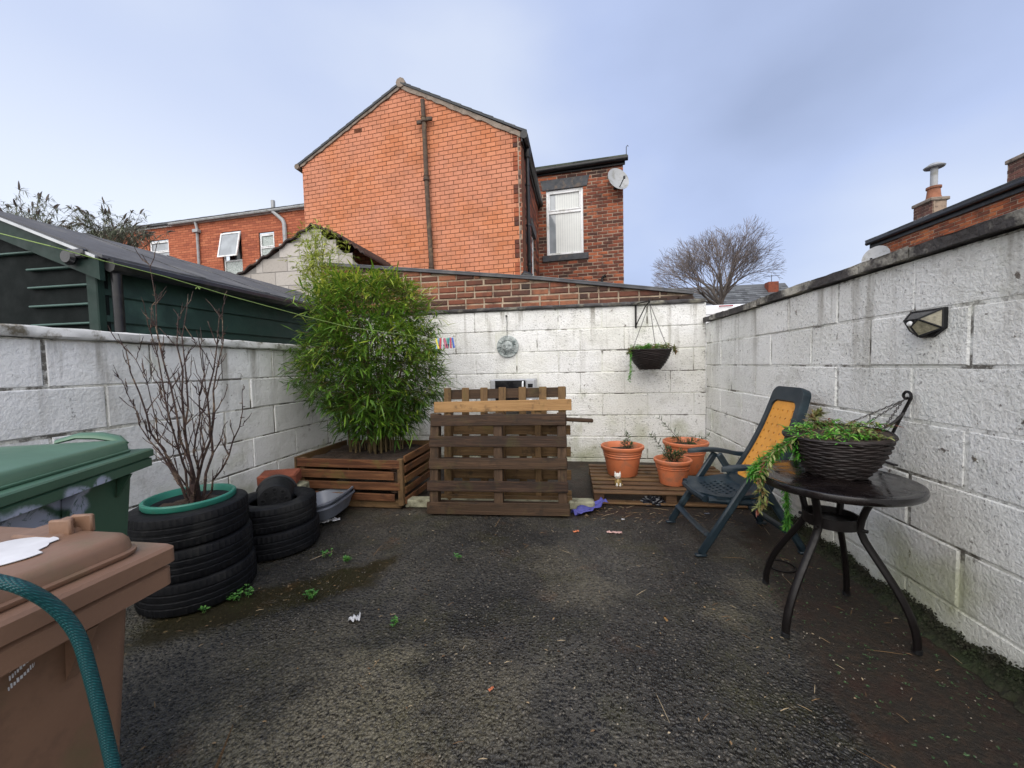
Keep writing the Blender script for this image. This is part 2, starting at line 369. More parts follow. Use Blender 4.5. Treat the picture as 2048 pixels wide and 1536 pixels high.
# ------------------------------------------------------------------ masonry laid brick by brick
def span(poly, v):
    xs = []
    for i in range(len(poly)):
        (a, b), (c, d) = poly[i], poly[(i+1) % len(poly)]
        if (b <= v < d) or (d <= v < b): xs.append(a+(c-a)*(v-b)/(d-b))
    return (min(xs), max(xs)) if len(xs) > 1 else None
def masonry(fr, poly, v0, v1, L, Hc, J, seed, holes=(), dep=.05, bev=.004, jit=.002, back=.008, off=.5, rag=.0, tintf=None, u_off=0, mixed=0):
    """returns (bricks, mortar) mesh builders"""
    R = random.Random(seed); A = MB(); B = MB(); k = 0; v = v0
    while v < v1-1e-4:
        vb = min(v+Hc, v1); mid = (v+vb)/2; sp = span(poly, mid)
        lo = span(poly, v+1e-3) or sp; hi = span(poly, vb-1e-3) or sp
        if sp:
            iv = [(sp[0], sp[1])]
            bi = [(min(lo[0], hi[0], sp[0]), max(lo[1], hi[1], sp[1]))] if False else [sp]
            for (a, b, c, d) in holes:
                if c < vb-.01 and d > v+.01:
                    for lst in (iv, bi):
                        q = []
                        for (x, y) in lst:
                            if b <= x or a >= y: q.append((x, y)); continue
                            if a > x+.01: q.append((x, a))
                            if b < y-.01: q.append((b, y))
                        lst[:] = q
            for (x, y) in bi:
                p = [fr.p(x, v, -back-.06), fr.p(y, v, -back-.06), fr.p(y, v, -back), fr.p(x, v, -back)]
                t = [q+Vector((0, 0, vb-v)) for q in p]; B.hexa(p, t)
            st = u_off+(k*off % 1)*L
            for (x, y) in iv:
                pos = st+math.floor((x-st)/L)*L
                while pos < y:
                    Lk = L*(.5 if R.random() < mixed else 1)
                    a = max(x, pos+J/2+R.uniform(-rag, rag)); b = min(y, pos+Lk-J/2+R.uniform(-rag, rag)); pos += Lk
                    if b-a < .02: continue
                    z0 = v+J/2+R.uniform(-rag, rag)*.5; z1 = vb-J/2+R.uniform(-rag, rag)*.5; w = R.uniform(-jit, jit)
                    A.tint = tintf(a, b, mid, R) if tintf else R.random(); tl = R.uniform(-jit, jit)*.7
                    c = bev
                    q = [fr.p(a, z0, -dep), fr.p(b, z0, -dep), fr.p(b, z1, -dep), fr.p(a, z1, -dep),
                         fr.p(a, z0, w-c), fr.p(b, z0, w-c+tl), fr.p(b, z1, w-c+tl), fr.p(a, z1, w-c),
                         fr.p(a+c, z0+c, w), fr.p(b-c, z0+c, w+tl), fr.p(b-c, z1-c, w+tl), fr.p(a+c, z1-c, w)]
                    A.add(q, [[0, 1, 5, 4], [1, 2, 6, 5], [2, 3, 7, 6], [3, 0, 4, 7], [4, 5, 9, 8], [5, 6, 10, 9], [6, 7, 11, 10], [7, 4, 8, 11], [8, 9, 10, 11]])
        v += Hc; k += 1
    return A, B
def rect(a, b, c, d): return [(a, c), (b, c), (b, d), (a, d)]

XR, XL, YB = 1.634, -2.83, 4.98

# ------------------------------------------------------------------ ground
def ground_mat():
    s = NT('wet_exposed_aggregate'); x, y, z = s.xyz()
    w = s.n('ShaderNodeVectorMath', operation='ADD')
    nz = s.n('ShaderNodeTexNoise'); nz.inputs['Scale'].default_value = 26; s.l(s.pos, nz.inputs['Vector'])
    sc = s.n('ShaderNodeVectorMath', operation='SCALE'); s.l(nz.outputs['Color'], sc.inputs[0]); sc.inputs['Scale'].default_value = .022
    s.l(s.pos, w.inputs[0]); s.l(sc.outputs[0], w.inputs[1]); wp = w.outputs[0]
    v1 = s.vor(68, wp); v2 = s.vor(120, wp); cell = s.vor(68, wp, out='Color'); cr = s.xyz(cell)
    big = s.noise(1.15, 6, .6); mid = s.noise(5, 6, .65)
    stone = s.ramp(cr[0], [(0, (.004, .004, .0045)), (.5, (.011, .011, .012)), (.82, (.036, .035, .034)), (1, (.12, .105, .085))])
    bind = s.mix(s.mr(big, .35, .65), (.009, .0085, .007), (.068, .062, .050))
    col = s.mix(s.mr(v1, .30, .58), stone, bind)
    # sandy worn patches
    def blob(cx, cy, r, k=.5):
        d = s.math('SQRT', s.math('ADD', s.math('POWER', s.math('SUBTRACT', x, cx), 2.), s.math('POWER', s.math('SUBTRACT', y, cy), 2.)))
        d = s.math('ADD', d, s.math('MULTIPLY', s.math('SUBTRACT', mid, .5), r*1.9)); return s.math('MULTIPLY', s.mr(d, r*.25, r, 1., 0., True), k)
    p = blob(-.82, 1.12, .62, 1.0)
    for a in ((-.35, 1.35, .35, .5), (.08, 2.13, .30, .4), (-.12, 2.45, .30, .4), (-.5, .8, .4, .6), (-1.25, 1.45, .4, .35), (.35, 1.0, .3, .25), (1.0, 2.2, .2, .5), (.75, 2.0, .15, .4)): p = s.math('MAXIMUM', p, blob(*a))
    fine = s.mr(s.noise(70, 5, .7), .36, .6)
    col = s.mix(s.math('MULTIPLY', p, fine), col, (.19, .165, .11))
    # mossy film between stones
    moss = s.math('MULTIPLY', s.mr(s.noise(2.1, 6, .65), .5, .68), fine); col = s.mix(s.math('MULTIPLY', moss, .55), col, (.055, .052, .014))
    # muddy silt pool beside the tyres
    d = s.math('ABSOLUTE', s.math('ADD', s.math('SUBTRACT', y, 1.98), s.math('MULTIPLY', s.math('ADD', x, 1.45), -.75)))
    e = s.math('MAXIMUM', s.math('MULTIPLY', d, 1.0), s.math('SUBTRACT', s.math('ABSOLUTE', s.math('ADD', x, 1.62)), .28))
    e = s.math('ADD', e, s.math('MULTIPLY', s.math('SUBTRACT', mid, .5), .25)); silt = s.mr(e, .11, .27, 1., 0., True)
    siltc = s.mix(s.noise(9, 5), (.014, .012, .006), (.026, .022, .010)); siltc = s.mix(s.mr(s.noise(40, 4), .62, .68), siltc, (.14, .10, .05))
    col = s.mix(s.math('MULTIPLY', silt, .85), col, siltc)
    # soil and rotted leaves along the right wall
    t = s.math('ADD', s.math('MULTIPLY', s.mr(y, .8, 2.7, .0, .42), -1.), x)
    t = s.math('SUBTRACT', x, s.mr(y, 1.4, 3.2, .88, 1.22)); t = s.math('ADD', t, s.math('MULTIPLY', s.math('SUBTRACT', mid, .5), .5))
    soil = s.mr(t, -.05, .13, 0., 1., True)
    back = s.mr(s.math('ADD', s.math('SUBTRACT', y, 3.12), s.math('MULTIPLY', s.math('SUBTRACT', mid, .5), .35)), -.05, .12, 0., 1., True); soil = s.math('MAXIMUM', soil, back)
    soilc = s.ramp(s.noise(34, 6, .7), [(.3, (.010, .008, .006)), (.5, (.026, .018, .011)), (.66, (.045, .026, .014)), (.8, (.11, .085, .05))])
    soilc = s.mix(s.mr(s.noise(6, 4), .5, .7), soilc, (.036, .015, .008))
    col = s.mix(s.math('MULTIPLY', soil, .88), col, soilc)
    # iron-stained patches and specks
    col = s.mix(s.math('MULTIPLY', s.mr(s.noise(3.3, 4), .62, .74), s.math('MULTIPLY', fine, .5)), col, (.12, .055, .022))
    speck = s.math('MULTIPLY', s.mr(s.vor(38), .0, .085, 1., 0.), s.mr(s.xyz(s.vor(38, out='Color'))[1], .88, .9)); col = s.mix(speck, col, (.42, .40, .32))
    rough = s.mix(s.mr(s.noise(1.3, 5, .6), .4, .66), (.26,)*3, (.58,)*3); rough = s.mr(rough, 0, 1)
    rough = s.math('ADD', rough, s.math('MULTIPLY', soil, .25)); rough = s.math('SUBTRACT', rough, s.math('MULTIPLY', silt, .22))
    keep = s.math('SUBTRACT', 1., s.math('MULTIPLY', s.math('MAXIMUM', silt, s.math('MULTIPLY', soil, .7)), .9))
    h = s.math('ADD', s.math('MULTIPLY', s.mr(v1, 0, .7, 1., 0., True), .7), s.math('MULTIPLY', s.mr(v2, 0, .7, 1, 0), .3)); h = s.math('MULTIPLY', h, keep)
    nb = s.bump(s.noise(4, 4), .5, .03); nb = s.bump(h, 1., .011, nb); nb = s.bump(s.math('MULTIPLY', s.noise(45, 6, .75), soil), .9, .02, nb)
    return s.fin(col, rough, nb, .4)
m_ground = ground_mat()
g = MB(); N = 24; pts = []
xs = [-300, -60, -12]+[-4+i*.25 for i in range(33)]+[12, 60, 300]; ys = [-200, -40, -6]+[-1+i*.25 for i in range(29)]+[12, 60, 400]
def gz(x, y):
    if abs(x) > 3 or y < -.5 or y > 4.8: return 0.
    return .006*math.sin(x*2.1+y*.7)*math.cos(y*1.7-x)
vs = [(x, y, gz(x, y)-.006) for y in ys for x in xs]
nx = len(xs); g.add(vs, [[j*nx+i, j*nx+i+1, (j+1)*nx+i+1, (j+1)*nx+i] for j in range(len(ys)-1) for i in range(nx-1)])
tag(g.build('ground', m_ground, smooth=True), kind='structure')

# ------------------------------------------------------------------ white yard walls
def slabs(fr, cuts, v0, v1, w0, w1, seed, jit=.006, bev=.008, slope=0):
    mb = MB(); R = random.Random(seed)
    for a, b in zip(cuts, cuts[1:]):
        n = max(2, int((b-a)/.07)); mb.tint = R.random(); dz = R.uniform(-jit, jit); ring = []
        for i in range(n+1):
            u = a+.002+(b-a-.004)*i/n; j = [R.uniform(-1, 1)*.0035 for _ in range(6)]; z = dz+slope*(u-cuts[0])
            ring.append([fr.p(u, v0+z+j[0], w0), fr.p(u, v1+z, w0), fr.p(u, v1+z+j[1], w1-bev), fr.p(u, v1-bev+z+j[2], w1+j[3]), fr.p(u, v0+bev+z+j[4], w1+j[5]), fr.p(u, v0+z+j[0], w1-bev)])
        vs = [p for r in ring for p in r]; fs = [[i*6+k, i*6+(k+1) % 6, (i+1)*6+(k+1) % 6, (i+1)*6+k] for i in range(n) for k in range(6)]
        fs += [[0, 1, 2, 3, 4, 5][::-1], [n*6+k for k in range(6)]]; mb.add(vs, fs)
    return mb
def wallthing(label, fr, u0, u1, v0, vt, Hc, L, seed, mb_, mc, cop, off=.5, uo=0, th=.16, slope=0):
    t = thing('block_wall', label, 'wall', fr.p((u0+u1)/2, 0, 0))
    A, B = masonry(fr, rect(u0, u1, v0, vt), v0, vt, L, Hc, .011, seed, dep=.05, bev=.006, jit=.004, back=.006, rag=.005, off=off, u_off=uo)
    A.build('blocks', mb_, t)
    p = [fr.p(u0, 0-.1, -th), fr.p(u1, -.1, -th), fr.p(u1, -.1, -.069), fr.p(u0, -.1, -.069)]; B.hexa(p, [q+Vector((0, 0, vt+.1-.002)) for q in p])
    B.build('mortar', m_mort_l if mb_ is m_wall_l else m_mort_w, t)
    cop.build('coping', mc, t, smooth='auto'); return t
fB = Fr((0, YB, 0), 0)
wallthing('white painted block wall at the back, with a dark slate coping, behind the pallets', fB, XL-.2, XR-.001, -.235, 1.955, .275, .545, 11, m_wall_b, m_cop_b,
    slabs(fB, [-3.0, -1.2, -.2, .75, 1.62], 1.957, 2.0, -.2, .035, 3, .004), uo=.13)
fR = Fr((XR, YB, 0), -90)
wallthing('rough white block wall along the right, with dark lichened stone coping', fR, 0, 6.3, -.10, 1.708, .26, .53, 12, m_wall_r, m_cop_d,
    slabs(fR, [.0, .62, 1.35, 2.1, 2.86, 3.4, 4.1, 4.9, 6.3], 1.717, 1.768, -.2, .035, 5, .004, -.001), uo=.2)
fL = Fr((XL, -1.6, 0), 90)
wallthing('low smooth white block wall on the left, with a white painted coping', fL, 0, YB+1.6, -.156, 1.452, .268, .54, 13, m_wall_l, m_cop_l,
    slabs(fL, [0, 1.4, 2.9, 3.75, 4.6, 5.5, 6.6], 1.454, 1.512, -.2, .04, 7, .003), uo=.33)

# ------------------------------------------------------------------ moss and soil at the foot of the right wall
def moss_strip():
    R = random.Random(5); mb = MB()
    for i in range(11000):
        y = R.uniform(.9, 3.6); prof = .5+.3*math.sin(y*9)*math.sin(y*4.3+1)+.2*math.sin(y*31+2)*math.sin(y*17)
        d = abs(R.gauss(0, .024)); x = XR-.006-d; zt = max(.0, (.045+.080*prof)*(1-d/.10))*R.uniform(.3, 1)
        a = R.uniform(0, 6.28); s_ = R.uniform(.0025, .0075); mb.tint = R.random()
        c = Vector((x, y, zt)); n = Vector((R.uniform(-1, .3), R.uniform(-1, 1), R.uniform(.2, 1))).normalized(); t1 = n.orthogonal().normalized(); t2 = n.cross(t1)
        mb.add([c+t1*s_, c+t2*s_*.8, c-t1*s_, c-t2*s_*.8+n*s_*.4], [[0, 1, 2, 3]])
    # solid lumpy bank behind the tufts
    vs = []; ny = 150
    for i in range(ny+1):
        y = .6+3.2*i/ny; prof = .5+.3*math.sin(y*9)*math.sin(y*4.3+1)+.2*math.sin(y*31+2)*math.sin(y*17); h = .022+.060*prof+R.uniform(-.010, .02)
        vs += [(XR-.001, y, h), (XR-.02, y, h*.75+R.uniform(0, .006)), (XR-.05, y, h*.35+R.uniform(0, .004)), (XR-.065-R.uniform(0, .03), y, -.004)]
    mb.tint = .4; mb.add(vs, [[i*4+k, i*4+k+1, (i+1)*4+k+1, (i+1)*4+k] for i in range(ny) for k in range(3)])
    tag(mb.build('moss', m_mossm), kind='stuff', label='dark moss growing along the foot of the right wall')
moss_strip()

# ------------------------------------------------------------------ sloping old brick outbuilding behind the back wall
def outbuilding():
    Y = 5.32; f = Fr((0, Y, 0), 0)
    a = f.uv(640, 527); b = f.uv(1080, 556); c = f.uv(1386, 584)
    t = thing('brick_outbuilding', 'low old red brick outbuilding with a sloping dark roof edge, just over the back wall', 'outbuilding', (-.8, Y, 0))
    poly = [(a[0], 1.6), (c[0], 1.6), (c[0], c[1]-.03), (b[0], b[1]-.03), (a[0], a[1]-.03)]
    A, B = masonry(f, poly, 1.6, a[1]-.02, .262, .086, .018, 21, dep=.06, bev=.010, jit=.004, rag=.006, back=.012, mixed=.3,
                   tintf=lambda x, y, v, R: max(0, min(1, R.random()*(1 if x < .1 else .35)*(1 if v < 2.6 else .6))))
    A.build('bricks', m_obrick, t)
    B.poly([f.p(u, v, -.03) for u, v in poly]); B.build('mortar', m_omort, t)
    r = MB(); r.tint = .2
    for (p, q) in ((a, b), (b, c)):
        pb = [f.p(p[0], p[1]-.03, .035), f.p(q[0], q[1]-.03, .035), f.p(q[0], q[1]-.03, -1.3), f.p(p[0], p[1]-.03, -1.3)]
        r.hexa(pb, [x+Vector((0, 0, .028)) for x in pb])
    r.tube([f.p(a[0], a[1]+.006, .02), f.p(b[0], b[1]+.006, .02), f.p(c[0], c[1]+.006, .02)], .014, 6)
    r.build('roof', m_felt, t)
    # timber end pieces under the low end of the roof
    for k, (u, d) in enumerate(((c[0]-.10, .10), (c[0]-.42, .07))): e = MB(); e.tint = 0; e.bbox(f.p(u, c[1]-.085, .03), (.18, .06, d*.6), .006); e.build('rafter_end', m_wood_d, t)
    vt = MB(); p = f.uv(1048, 548); vt.tube([f.p(p[0]-.06, p[1]-.06, -.1), f.p(p[0], p[1]+.01, -.1), f.p(p[0]+.10, p[1]-.02, -.12)], [.05, .06, .045], 12); vt.build('vent_cowl', m_black, t, smooth='auto')
outbuilding()
# ------------------------------------------------------------------ houses behind
def upvc(t, fr, u0, u1, v0, v1, w=-.06, fw=.055, bars=(), opens=None, glass=None, blind=None, name='window'):
    """window frame with pane sub-parts; bars = v heights of transoms"""
    mb = MB(); d = .05
    def bar(a, b, c, e, dd=d, ww=w): mb.bbox(fr.p((a+b)/2, (c+e)/2, ww-dd/2), (abs(b-a), dd, abs(e-c)), .008, R=Matrix((fr.u, -fr.n, Vector((0, 0, 1)))).transposed())
    bar(u0, u0+fw, v0, v1); bar(u1-fw, u1, v0, v1); bar(u0+fw, u1-fw, v0, v0+fw); bar(u0+fw, u1-fw, v1-fw, v1)
    for b in bars: bar(u0+fw, u1-fw, b-fw/2, b+fw/2)
    # sash of the top light
    if bars:
        s0, s1 = bars[-1]+fw/2, v1-fw
        for (a, b, c, e) in ((u0+fw, u0+fw+.035, s0, s1), (u1-fw-.035, u1-fw, s0, s1), (u0+fw+.035, u1-fw-.035, s0, s0+.035), (u0+fw+.035, u1-fw-.035, s1-.035, s1)):
            if opens is None: bar(a, b, c, e, .035, w+.012)
    wn = mb.build(name, m_white, t)
    ib = MB(); ib.poly([fr.p(u0-.02, v0-.02, w-.25), fr.p(u1+.02, v0-.02, w-.25), fr.p(u1+.02, v1+.02, w-.25), fr.p(u0-.02, v1+.02, w-.25)]); ib.build('dark_room', m_dglass, wn)
    g = MB(); cuts = [v0+fw]+list(bars)+[v1-fw]
    for a, b in zip(cuts, cuts[1:]):
        if opens is not None and b == cuts[-1]: continue
        g.poly([fr.p(u0+.02, a, w-.03), fr.p(u1-.02, a, w-.03), fr.p(u1-.02, b, w-.03), fr.p(u0+.02, b, w-.03)])
    if g.v: g.build('pane', glass or m_glass, wn)
    if blind:
        b = MB(); n = 12
        for i in range(n):
            a = u0+(u1-u0)*(blind+(1-blind)*i/n); e = u0+(u1-u0)*(blind+(1-blind)*(i+1)/n); b.tint = i/n
            b.poly([fr.p(a, v0+.03, w-.028), fr.p(e-.004, v0+.03, w-.0285), fr.p(e-.004, v1-.03, w-.0285), fr.p(a, v1-.03, w-.028)])
        b.build('blind', m_blind, wn)
    return wn
def fbox(mb, fr, u0, u1, v0, v1, w0, w1, b=.006):
    mb.bbox(fr.p((u0+u1)/2, (v0+v1)/2, (w0+w1)/2), (abs(u1-u0), abs(w1-w0), abs(v1-v0)), b, R=Matrix((fr.u, -fr.n, Vector((0, 0, 1)))).transposed())
def slates(mb, e0, e1, r0_, r1_, rows, L, th, seed, over=.03):
    """slated slope between the eave line e0-e1 and the ridge line r0_-r1_"""
    R = random.Random(seed); e0, e1, r0_, r1_ = map(Vector, (e0, e1, r0_, r1_)); up = (r0_-e0); n = (e1-e0).cross(up).normalized()
    if n.z < 0: n = -n
    nn = max(1, int((e1-e0).length/L))
    for j in range(rows):
        a, b = j/rows, (j+1)/rows+over
        for i in range(nn+1):
            x0 = max(0, (i-(.5 if j % 2 else 0))/nn); x1 = min(1, (i+1-(.5 if j % 2 else 0))/nn)
            if x1-x0 < 1e-3: continue
            P = lambda x, y, h: (e0.lerp(e1, x)).lerp(r0_.lerp(r1_, x), y)+n*h
            mb.tint = R.random(); g = .004/(e1-e0).length*1; k = R.uniform(0, .006); q = th
            mb.add([P(x0+g, a, q*1.6+k), P(x1-g, a, q*1.6+k), P(x1-g, min(b, 1.0), .004+k), P(x0+g, min(b, 1.), .004+k), P(x0+g, a, 0), P(x1-g, a, 0)],
                   [[0, 1, 2, 3], [4, 5, 1, 0], [4, 0, 3], [1, 5, 2]])

def outrigger():
    c = onY(1044, 400, 7.6); f = Fr((c.x, c.y, 0), -6.5)   # u = 0 at the right corner, negative leftwards
    eL = f.uv(604, 326); ap = f.uv(803, 172); eR = f.uv(1041, 262)
    t = thing('brick_house', 'tall orange painted brick gable end with an iron pipe up its face, in the middle', 'house', (f.o.x-1.5, f.o.y, 0))
    v0 = 2.3; ul = eL[0]; Lb, Hb = .203, .0880
    poly = [(ul, v0), (0, v0), (0, eR[1]), (ap[0], ap[1]), (ul, eL[1])]
    def tf(a, b, v, R): return R.uniform(.15, 1) if R.random() > .06 else R.uniform(0, .15)
    # the corner bricks on the right that were never painted
    quoin = []
    v = v0; k = 0
    while v < eR[1]-Hb:
        if (k % 12) in (0, 1, 2, 3, 7, 8, 9, 10) or (k % 7 == 5): quoin.append((-.165, .01, v, v+Hb))
        v += Hb; k += 1
    gr = f.uv(716, 265)
    grate = (gr[0]-.10, gr[0]+.10, v0+Hb*round((gr[1]-v0)/Hb-.5), 0); grate = (grate[0], grate[1], grate[2], grate[2]+Hb)
    A, B = masonry(f, poly, v0, ap[1]-.02, Lb, Hb, .010, 31, dep=.04, bev=.003, jit=.0015, back=.005, tintf=tf, holes=quoin+[grate], rag=.001)
    wall = A.build('gable_wall', m_gable, t)
    mo = MB(); mo.M = None; mo.poly([f.p(u, v, -.006) for u, v in poly]); mo.hexa([f.p(ul, v0, -.25), f.p(-.0, v0, -.25), f.p(-.0, v0, -.03), f.p(ul, v0, -.03)], [f.p(ul, eL[1], -.25), f.p(0, eR[1], -.25), f.p(0, eR[1], -.03), f.p(ul, eL[1], -.03)])
    mo.build('mortar', m_gmort, t)
    R = random.Random(4)
    for (a, b, c0, c1) in quoin: Q = MB(); Q.tint = R.random(); fbox(Q, f, a+.004, -.002, c0+.005, c1-.005, -.05, .004); Q.build('corner_brick', m_rbrick, t)
    gm = MB(); fbox(gm, f, grate[0]+.008, grate[1]-.008, grate[2]+.008, grate[3]-.008, -.05, -.01)
    for i in range(3): fbox(gm, f, grate[0]+.02, grate[1]-.02, grate[2]+.018+i*.022, grate[2]+.028+i*.022, -.012, .0)
    gm.build('air_brick', m_redbrick, t)
    # side wall facing right
    fs = Fr(f.p(0, 0, 0), 88.8); Ls = 3.35
    sw = fs.uv(1068, 430)[0]
    hole = (1.55, 2.35, 3.25, 4.45)
    A, B = masonry(fs, rect(0, Ls, v0, eR[1]-.05), v0, eR[1]-.05, .265, .088, .012, 33, dep=.05, bev=.004, jit=.003, back=.007, holes=[hole], rag=.003)
    A.build('side_wall', m_rbrick, t); B.build('side_mortar', m_rmort, t)
    l = MB(); fbox(l, fs, hole[0]-.1, hole[1]+.1, hole[3], hole[3]+.2, -.08, .02); l.build('lintel', m_lintel, t)
    l = MB(); fbox(l, fs, hole[0]-.08, hole[1]+.08, hole[2]-.09, hole[2], -.08, .08); l.build('sill', m_lintel, t)
    upvc(t, fs, hole[0], hole[1], hole[2], hole[3], bars=(hole[3]-.4,), glass=m_glass_d)
    # roof
    D = fs.u*Ls; ov = f.n*.05
    E0 = f.p(ul-.10, eL[1]-.05, 0)+ov; A0 = f.p(ap[0], ap[1]+.055, 0)+ov; E1 = f.p(.12, eR[1]-.035, 0)+ov
    r = MB(); r.tint = .4
    slates(r, E0, E0+D, A0, A0+D, 12, .3, .012, 1); slates(r, E1+D, E1, A0+D, A0, 12, .3, .012, 2)
    th = Vector((0, 0, -.035)); r.tint = .1
    for P in (E0, E1):
        b = [P+th, P+D+th, A0+D+th, A0+th]; r.hexa(b, [x-th*.9 for x in b])
    rf = r.build('roof', m_slate, t)
    rg = MB(); rg.tint = .8
    for i in range(8):
        a = A0+D*(i/8); b = A0+D*((i+.97)/8); rr = .085 if i else .10
        rg.tube([a+Vector((0, 0, -.01)), b+Vector((0, 0, -.01))], rr, 8)
    rg.build('ridge_tile', m_verge, rf, smooth='auto')
    # mortar verge under the slates, both slopes
    vg = MB(); R = random.Random(8)
    for P, Qp, wd in ((f.p(ul-.03, eL[1]-.035, 0), f.p(ap[0], ap[1]+.03, 0), .075), (f.p(.0, eR[1]-.03, 0), f.p(ap[0], ap[1]+.03, 0), .095)):
        n = 26; up = Vector((0, 0, 1)); rows = []
        for i in range(n+1):
            q = P.lerp(Qp, i/n); k = wd*(1+R.uniform(-.22, .18)); rows.append([q+f.n*.03, q+f.n*.028-up*k, q-f.n*.02-up*k, q-f.n*.02])
        vg.add([p for r_ in rows for p in r_], [[i*4+k, i*4+(k+1) % 4, (i+1)*4+(k+1) % 4, (i+1)*4+k] for i in range(n) for k in range(4)]+[[0, 1, 2, 3], [n*4+3, n*4+2, n*4+1, n*4]])
    vg.build('verge', m_verge, t)
    # gutters
    gt = MB(); P = f.p(.075, eR[1]-.10, .05); gt.tube([P, P+D*1.0], .075, 8); fb = MB(); fbox(fb, fs, -.04, Ls, eR[1]-.22, eR[1]-.055, .01, .04); fb.build('fascia', m_black, t)
    gt.build('gutter', m_black, t, smooth='auto')
    gt = MB(); P = f.p(ul-.10, eL[1]-.09, .06); gt.tube([P, P+D], .06, 8); gt.build('gutter', m_verge, t, smooth='auto')
    # down pipe on the side wall
    dp = MB(); p0 = fs.p(.38, eR[1]-.2, .07)
    dp.lathe([(.06, -.12), (.075, -.05), (.075, .05), (.06, .1)], p0, 10)
    dp.tube([p0, fs.p(.38, 2.72, .07), fs.p(.42, 2.66, .07), fs.p(.85, 2.6, .07), fs.p(.88, 2.3, .07)], .038, 8)
    for v in (4.9, 4.1, 3.3, 2.75): dp.lathe([(.05, -.02), (.05, .02)], fs.p(.38, v, .07), 8)
    dp.build('downpipe', m_black, t, smooth='auto')
    # rusty soil pipe up the gable
    sp = MB(); pts = [(845, 200), (848, 243), (853, 357), (858, 448), (864, 548)]; q = [f.p(*f.uv(*p, .085), .085) for p in pts]; q = [q[0]+(q[0]-q[1])*0, *q[1:]]
    sp.tube(q, [.046, .046, .048, .048, .048], 12); d = (q[-1]-q[0]).normalized()
    pp = sp.build('vent_pipe', m_rustpipe, t, smooth='auto')
    for (x, y, arms) in ((848, 240, 1), (853, 357, 0), (863, 540, 0)):
        c_ = f.p(*f.uv(x, y, .085), .085); k = MB(); k.lathe([(.05, -.05), (.066, -.045), (.066, .0), (.056, .01), (.056, .04), (.066, .045), (.05, .05)], c_, 12, R=align(-d))
        if arms:
            k.bbox(c_-f.u*.10+Vector((0, 0, -.03)), (.12, .05, .075), .008); k.bbox(c_+f.u*.12+Vector((0, 0, .0)), (.12, .05, .075), .008)
        k.build('pipe_collar', m_rustpipe, pp, smooth='auto')
    return f, fs, eR
fO, fS, eRO = outrigger()

def dark_house():
    c = fS.p(3.25, 0, 0); f = Fr(c, -5.2)
    u1 = f.uv(1247, 450)[0]; e0 = f.uv(1074, 352); e1 = f.uv(1252, 322); top = e0[1]+.02
    t = thing('brick_house', 'dark red brick house with a white window and satellite dish, right of the orange gable', 'house', f.p(u1/2, 0, 0)*1)
    w0, w1 = f.uv(1093, 460)[0], f.uv(1167, 460)[0]; vb = f.uv(1130, 509)[1]; vt = f.uv(1130, 377)[1]
    topv = min(e0[1], e1[1]) ; topv = f.uv(1160, 341)[1]
    A, B = masonry(f, rect(-.4, u1, 2.2, topv), 2.2, topv, .265, .0885, .016, 41, dep=.06, bev=.008, jit=.004, back=.008, holes=[(w0, w1, vb, vt)], rag=.005)
    A.build('bricks', m_rbrick, t); B.build('mortar', m_rmort, t)
    side = MB(); side.tint = .3; side.hexa([f.p(u1-.3, 0, -.1), f.p(u1, 0, -.07), f.p(u1, 0, -3.6), f.p(u1-.3, 0, -3.6)], [f.p(u1-.3, topv, -.1), f.p(u1, topv, -.07), f.p(u1, topv, -3.6), f.p(u1-.3, topv, -3.6)]); side.build('end_wall', m_rbrick, t)
    l = MB(); a, b = f.uv(1087, 372), f.uv(1172, 372); hh = .27
    l.prism([f.p(w0-.09, vt, .02), f.p(w1+.10, vt, .02), f.p(w1+.17, vt+hh, .02), f.p(w0-.15, vt+hh, .02)], -f.n*.1); l.build('lintel', m_lintel, t)
    l = MB(); fbox(l, f, w0-.12, w1+.13, vb-.17, vb, -.08, .05, .012); l.build('sill', m_lintel, t)
    upvc(t, f, w0, w1, vb, vt, w=-.035, fw=.07, bars=(vb+(vt-vb)*.66,), blind=.25)
    r = MB(); E0 = f.p(-.4, topv+.13, .16); E1 = f.p(u1+.10, topv+.13, .16); A0 = E0+Vector((0, 0, 1.3))-f.n*2.6; A1 = E1+Vector((0, 0, 1.3))-f.n*2.6
    slates(r, E0, E1, A0, A1, 9, .42, .022, 3); b = [E0, E1, A1, A0]; r.tint = .2; r.hexa([x-Vector((0, 0, .05)) for x in b], b); r.build('roof', m_moss_slate, t)
    fb = MB(); fbox(fb, f, -.4, u1+.05, topv-.02, topv+.10, .0, .05); fb.build('fascia', m_black, t)
    gt = MB(); gt.tube([f.p(-.35, topv+.075, .115), f.p(u1+.12, topv+.10, .115)], .065, 10); gt.build('gutter', m_black, t, smooth='auto')
    hk = MB(); p = f.p(u1+.08, topv+.2, .1); hk.tube([p, p+Vector((0, 0, .18)), p+Vector((.03, 0, .22)), p+Vector((.05, 0, .19))], .010, 5); hk.build('gutter_hook', m_black, t)
    vp = MB(); q = f.uv(1204, 560); p = f.p(q[0], q[1], .06); vp.tube([p-Vector((0, 0, .2)), p, p+Vector((.02, 0, .06)), p+Vector((.10, -.03, .09))], [.035, .035, .035, .04], 8); vp.build('overflow_pipe', m_black, t, smooth='auto')
    # dish
    q = f.uv(1237, 357, .25); c = f.p(q[0], q[1], .25); dirn = Vector((.35, -.85, .32)); Rm = align(dirn)
    dish(c, dirn, .29, .33, f.p(q[0]-.06, q[1]-.10, .0), 'grey satellite dish bolted to the top corner of the dark brick house')
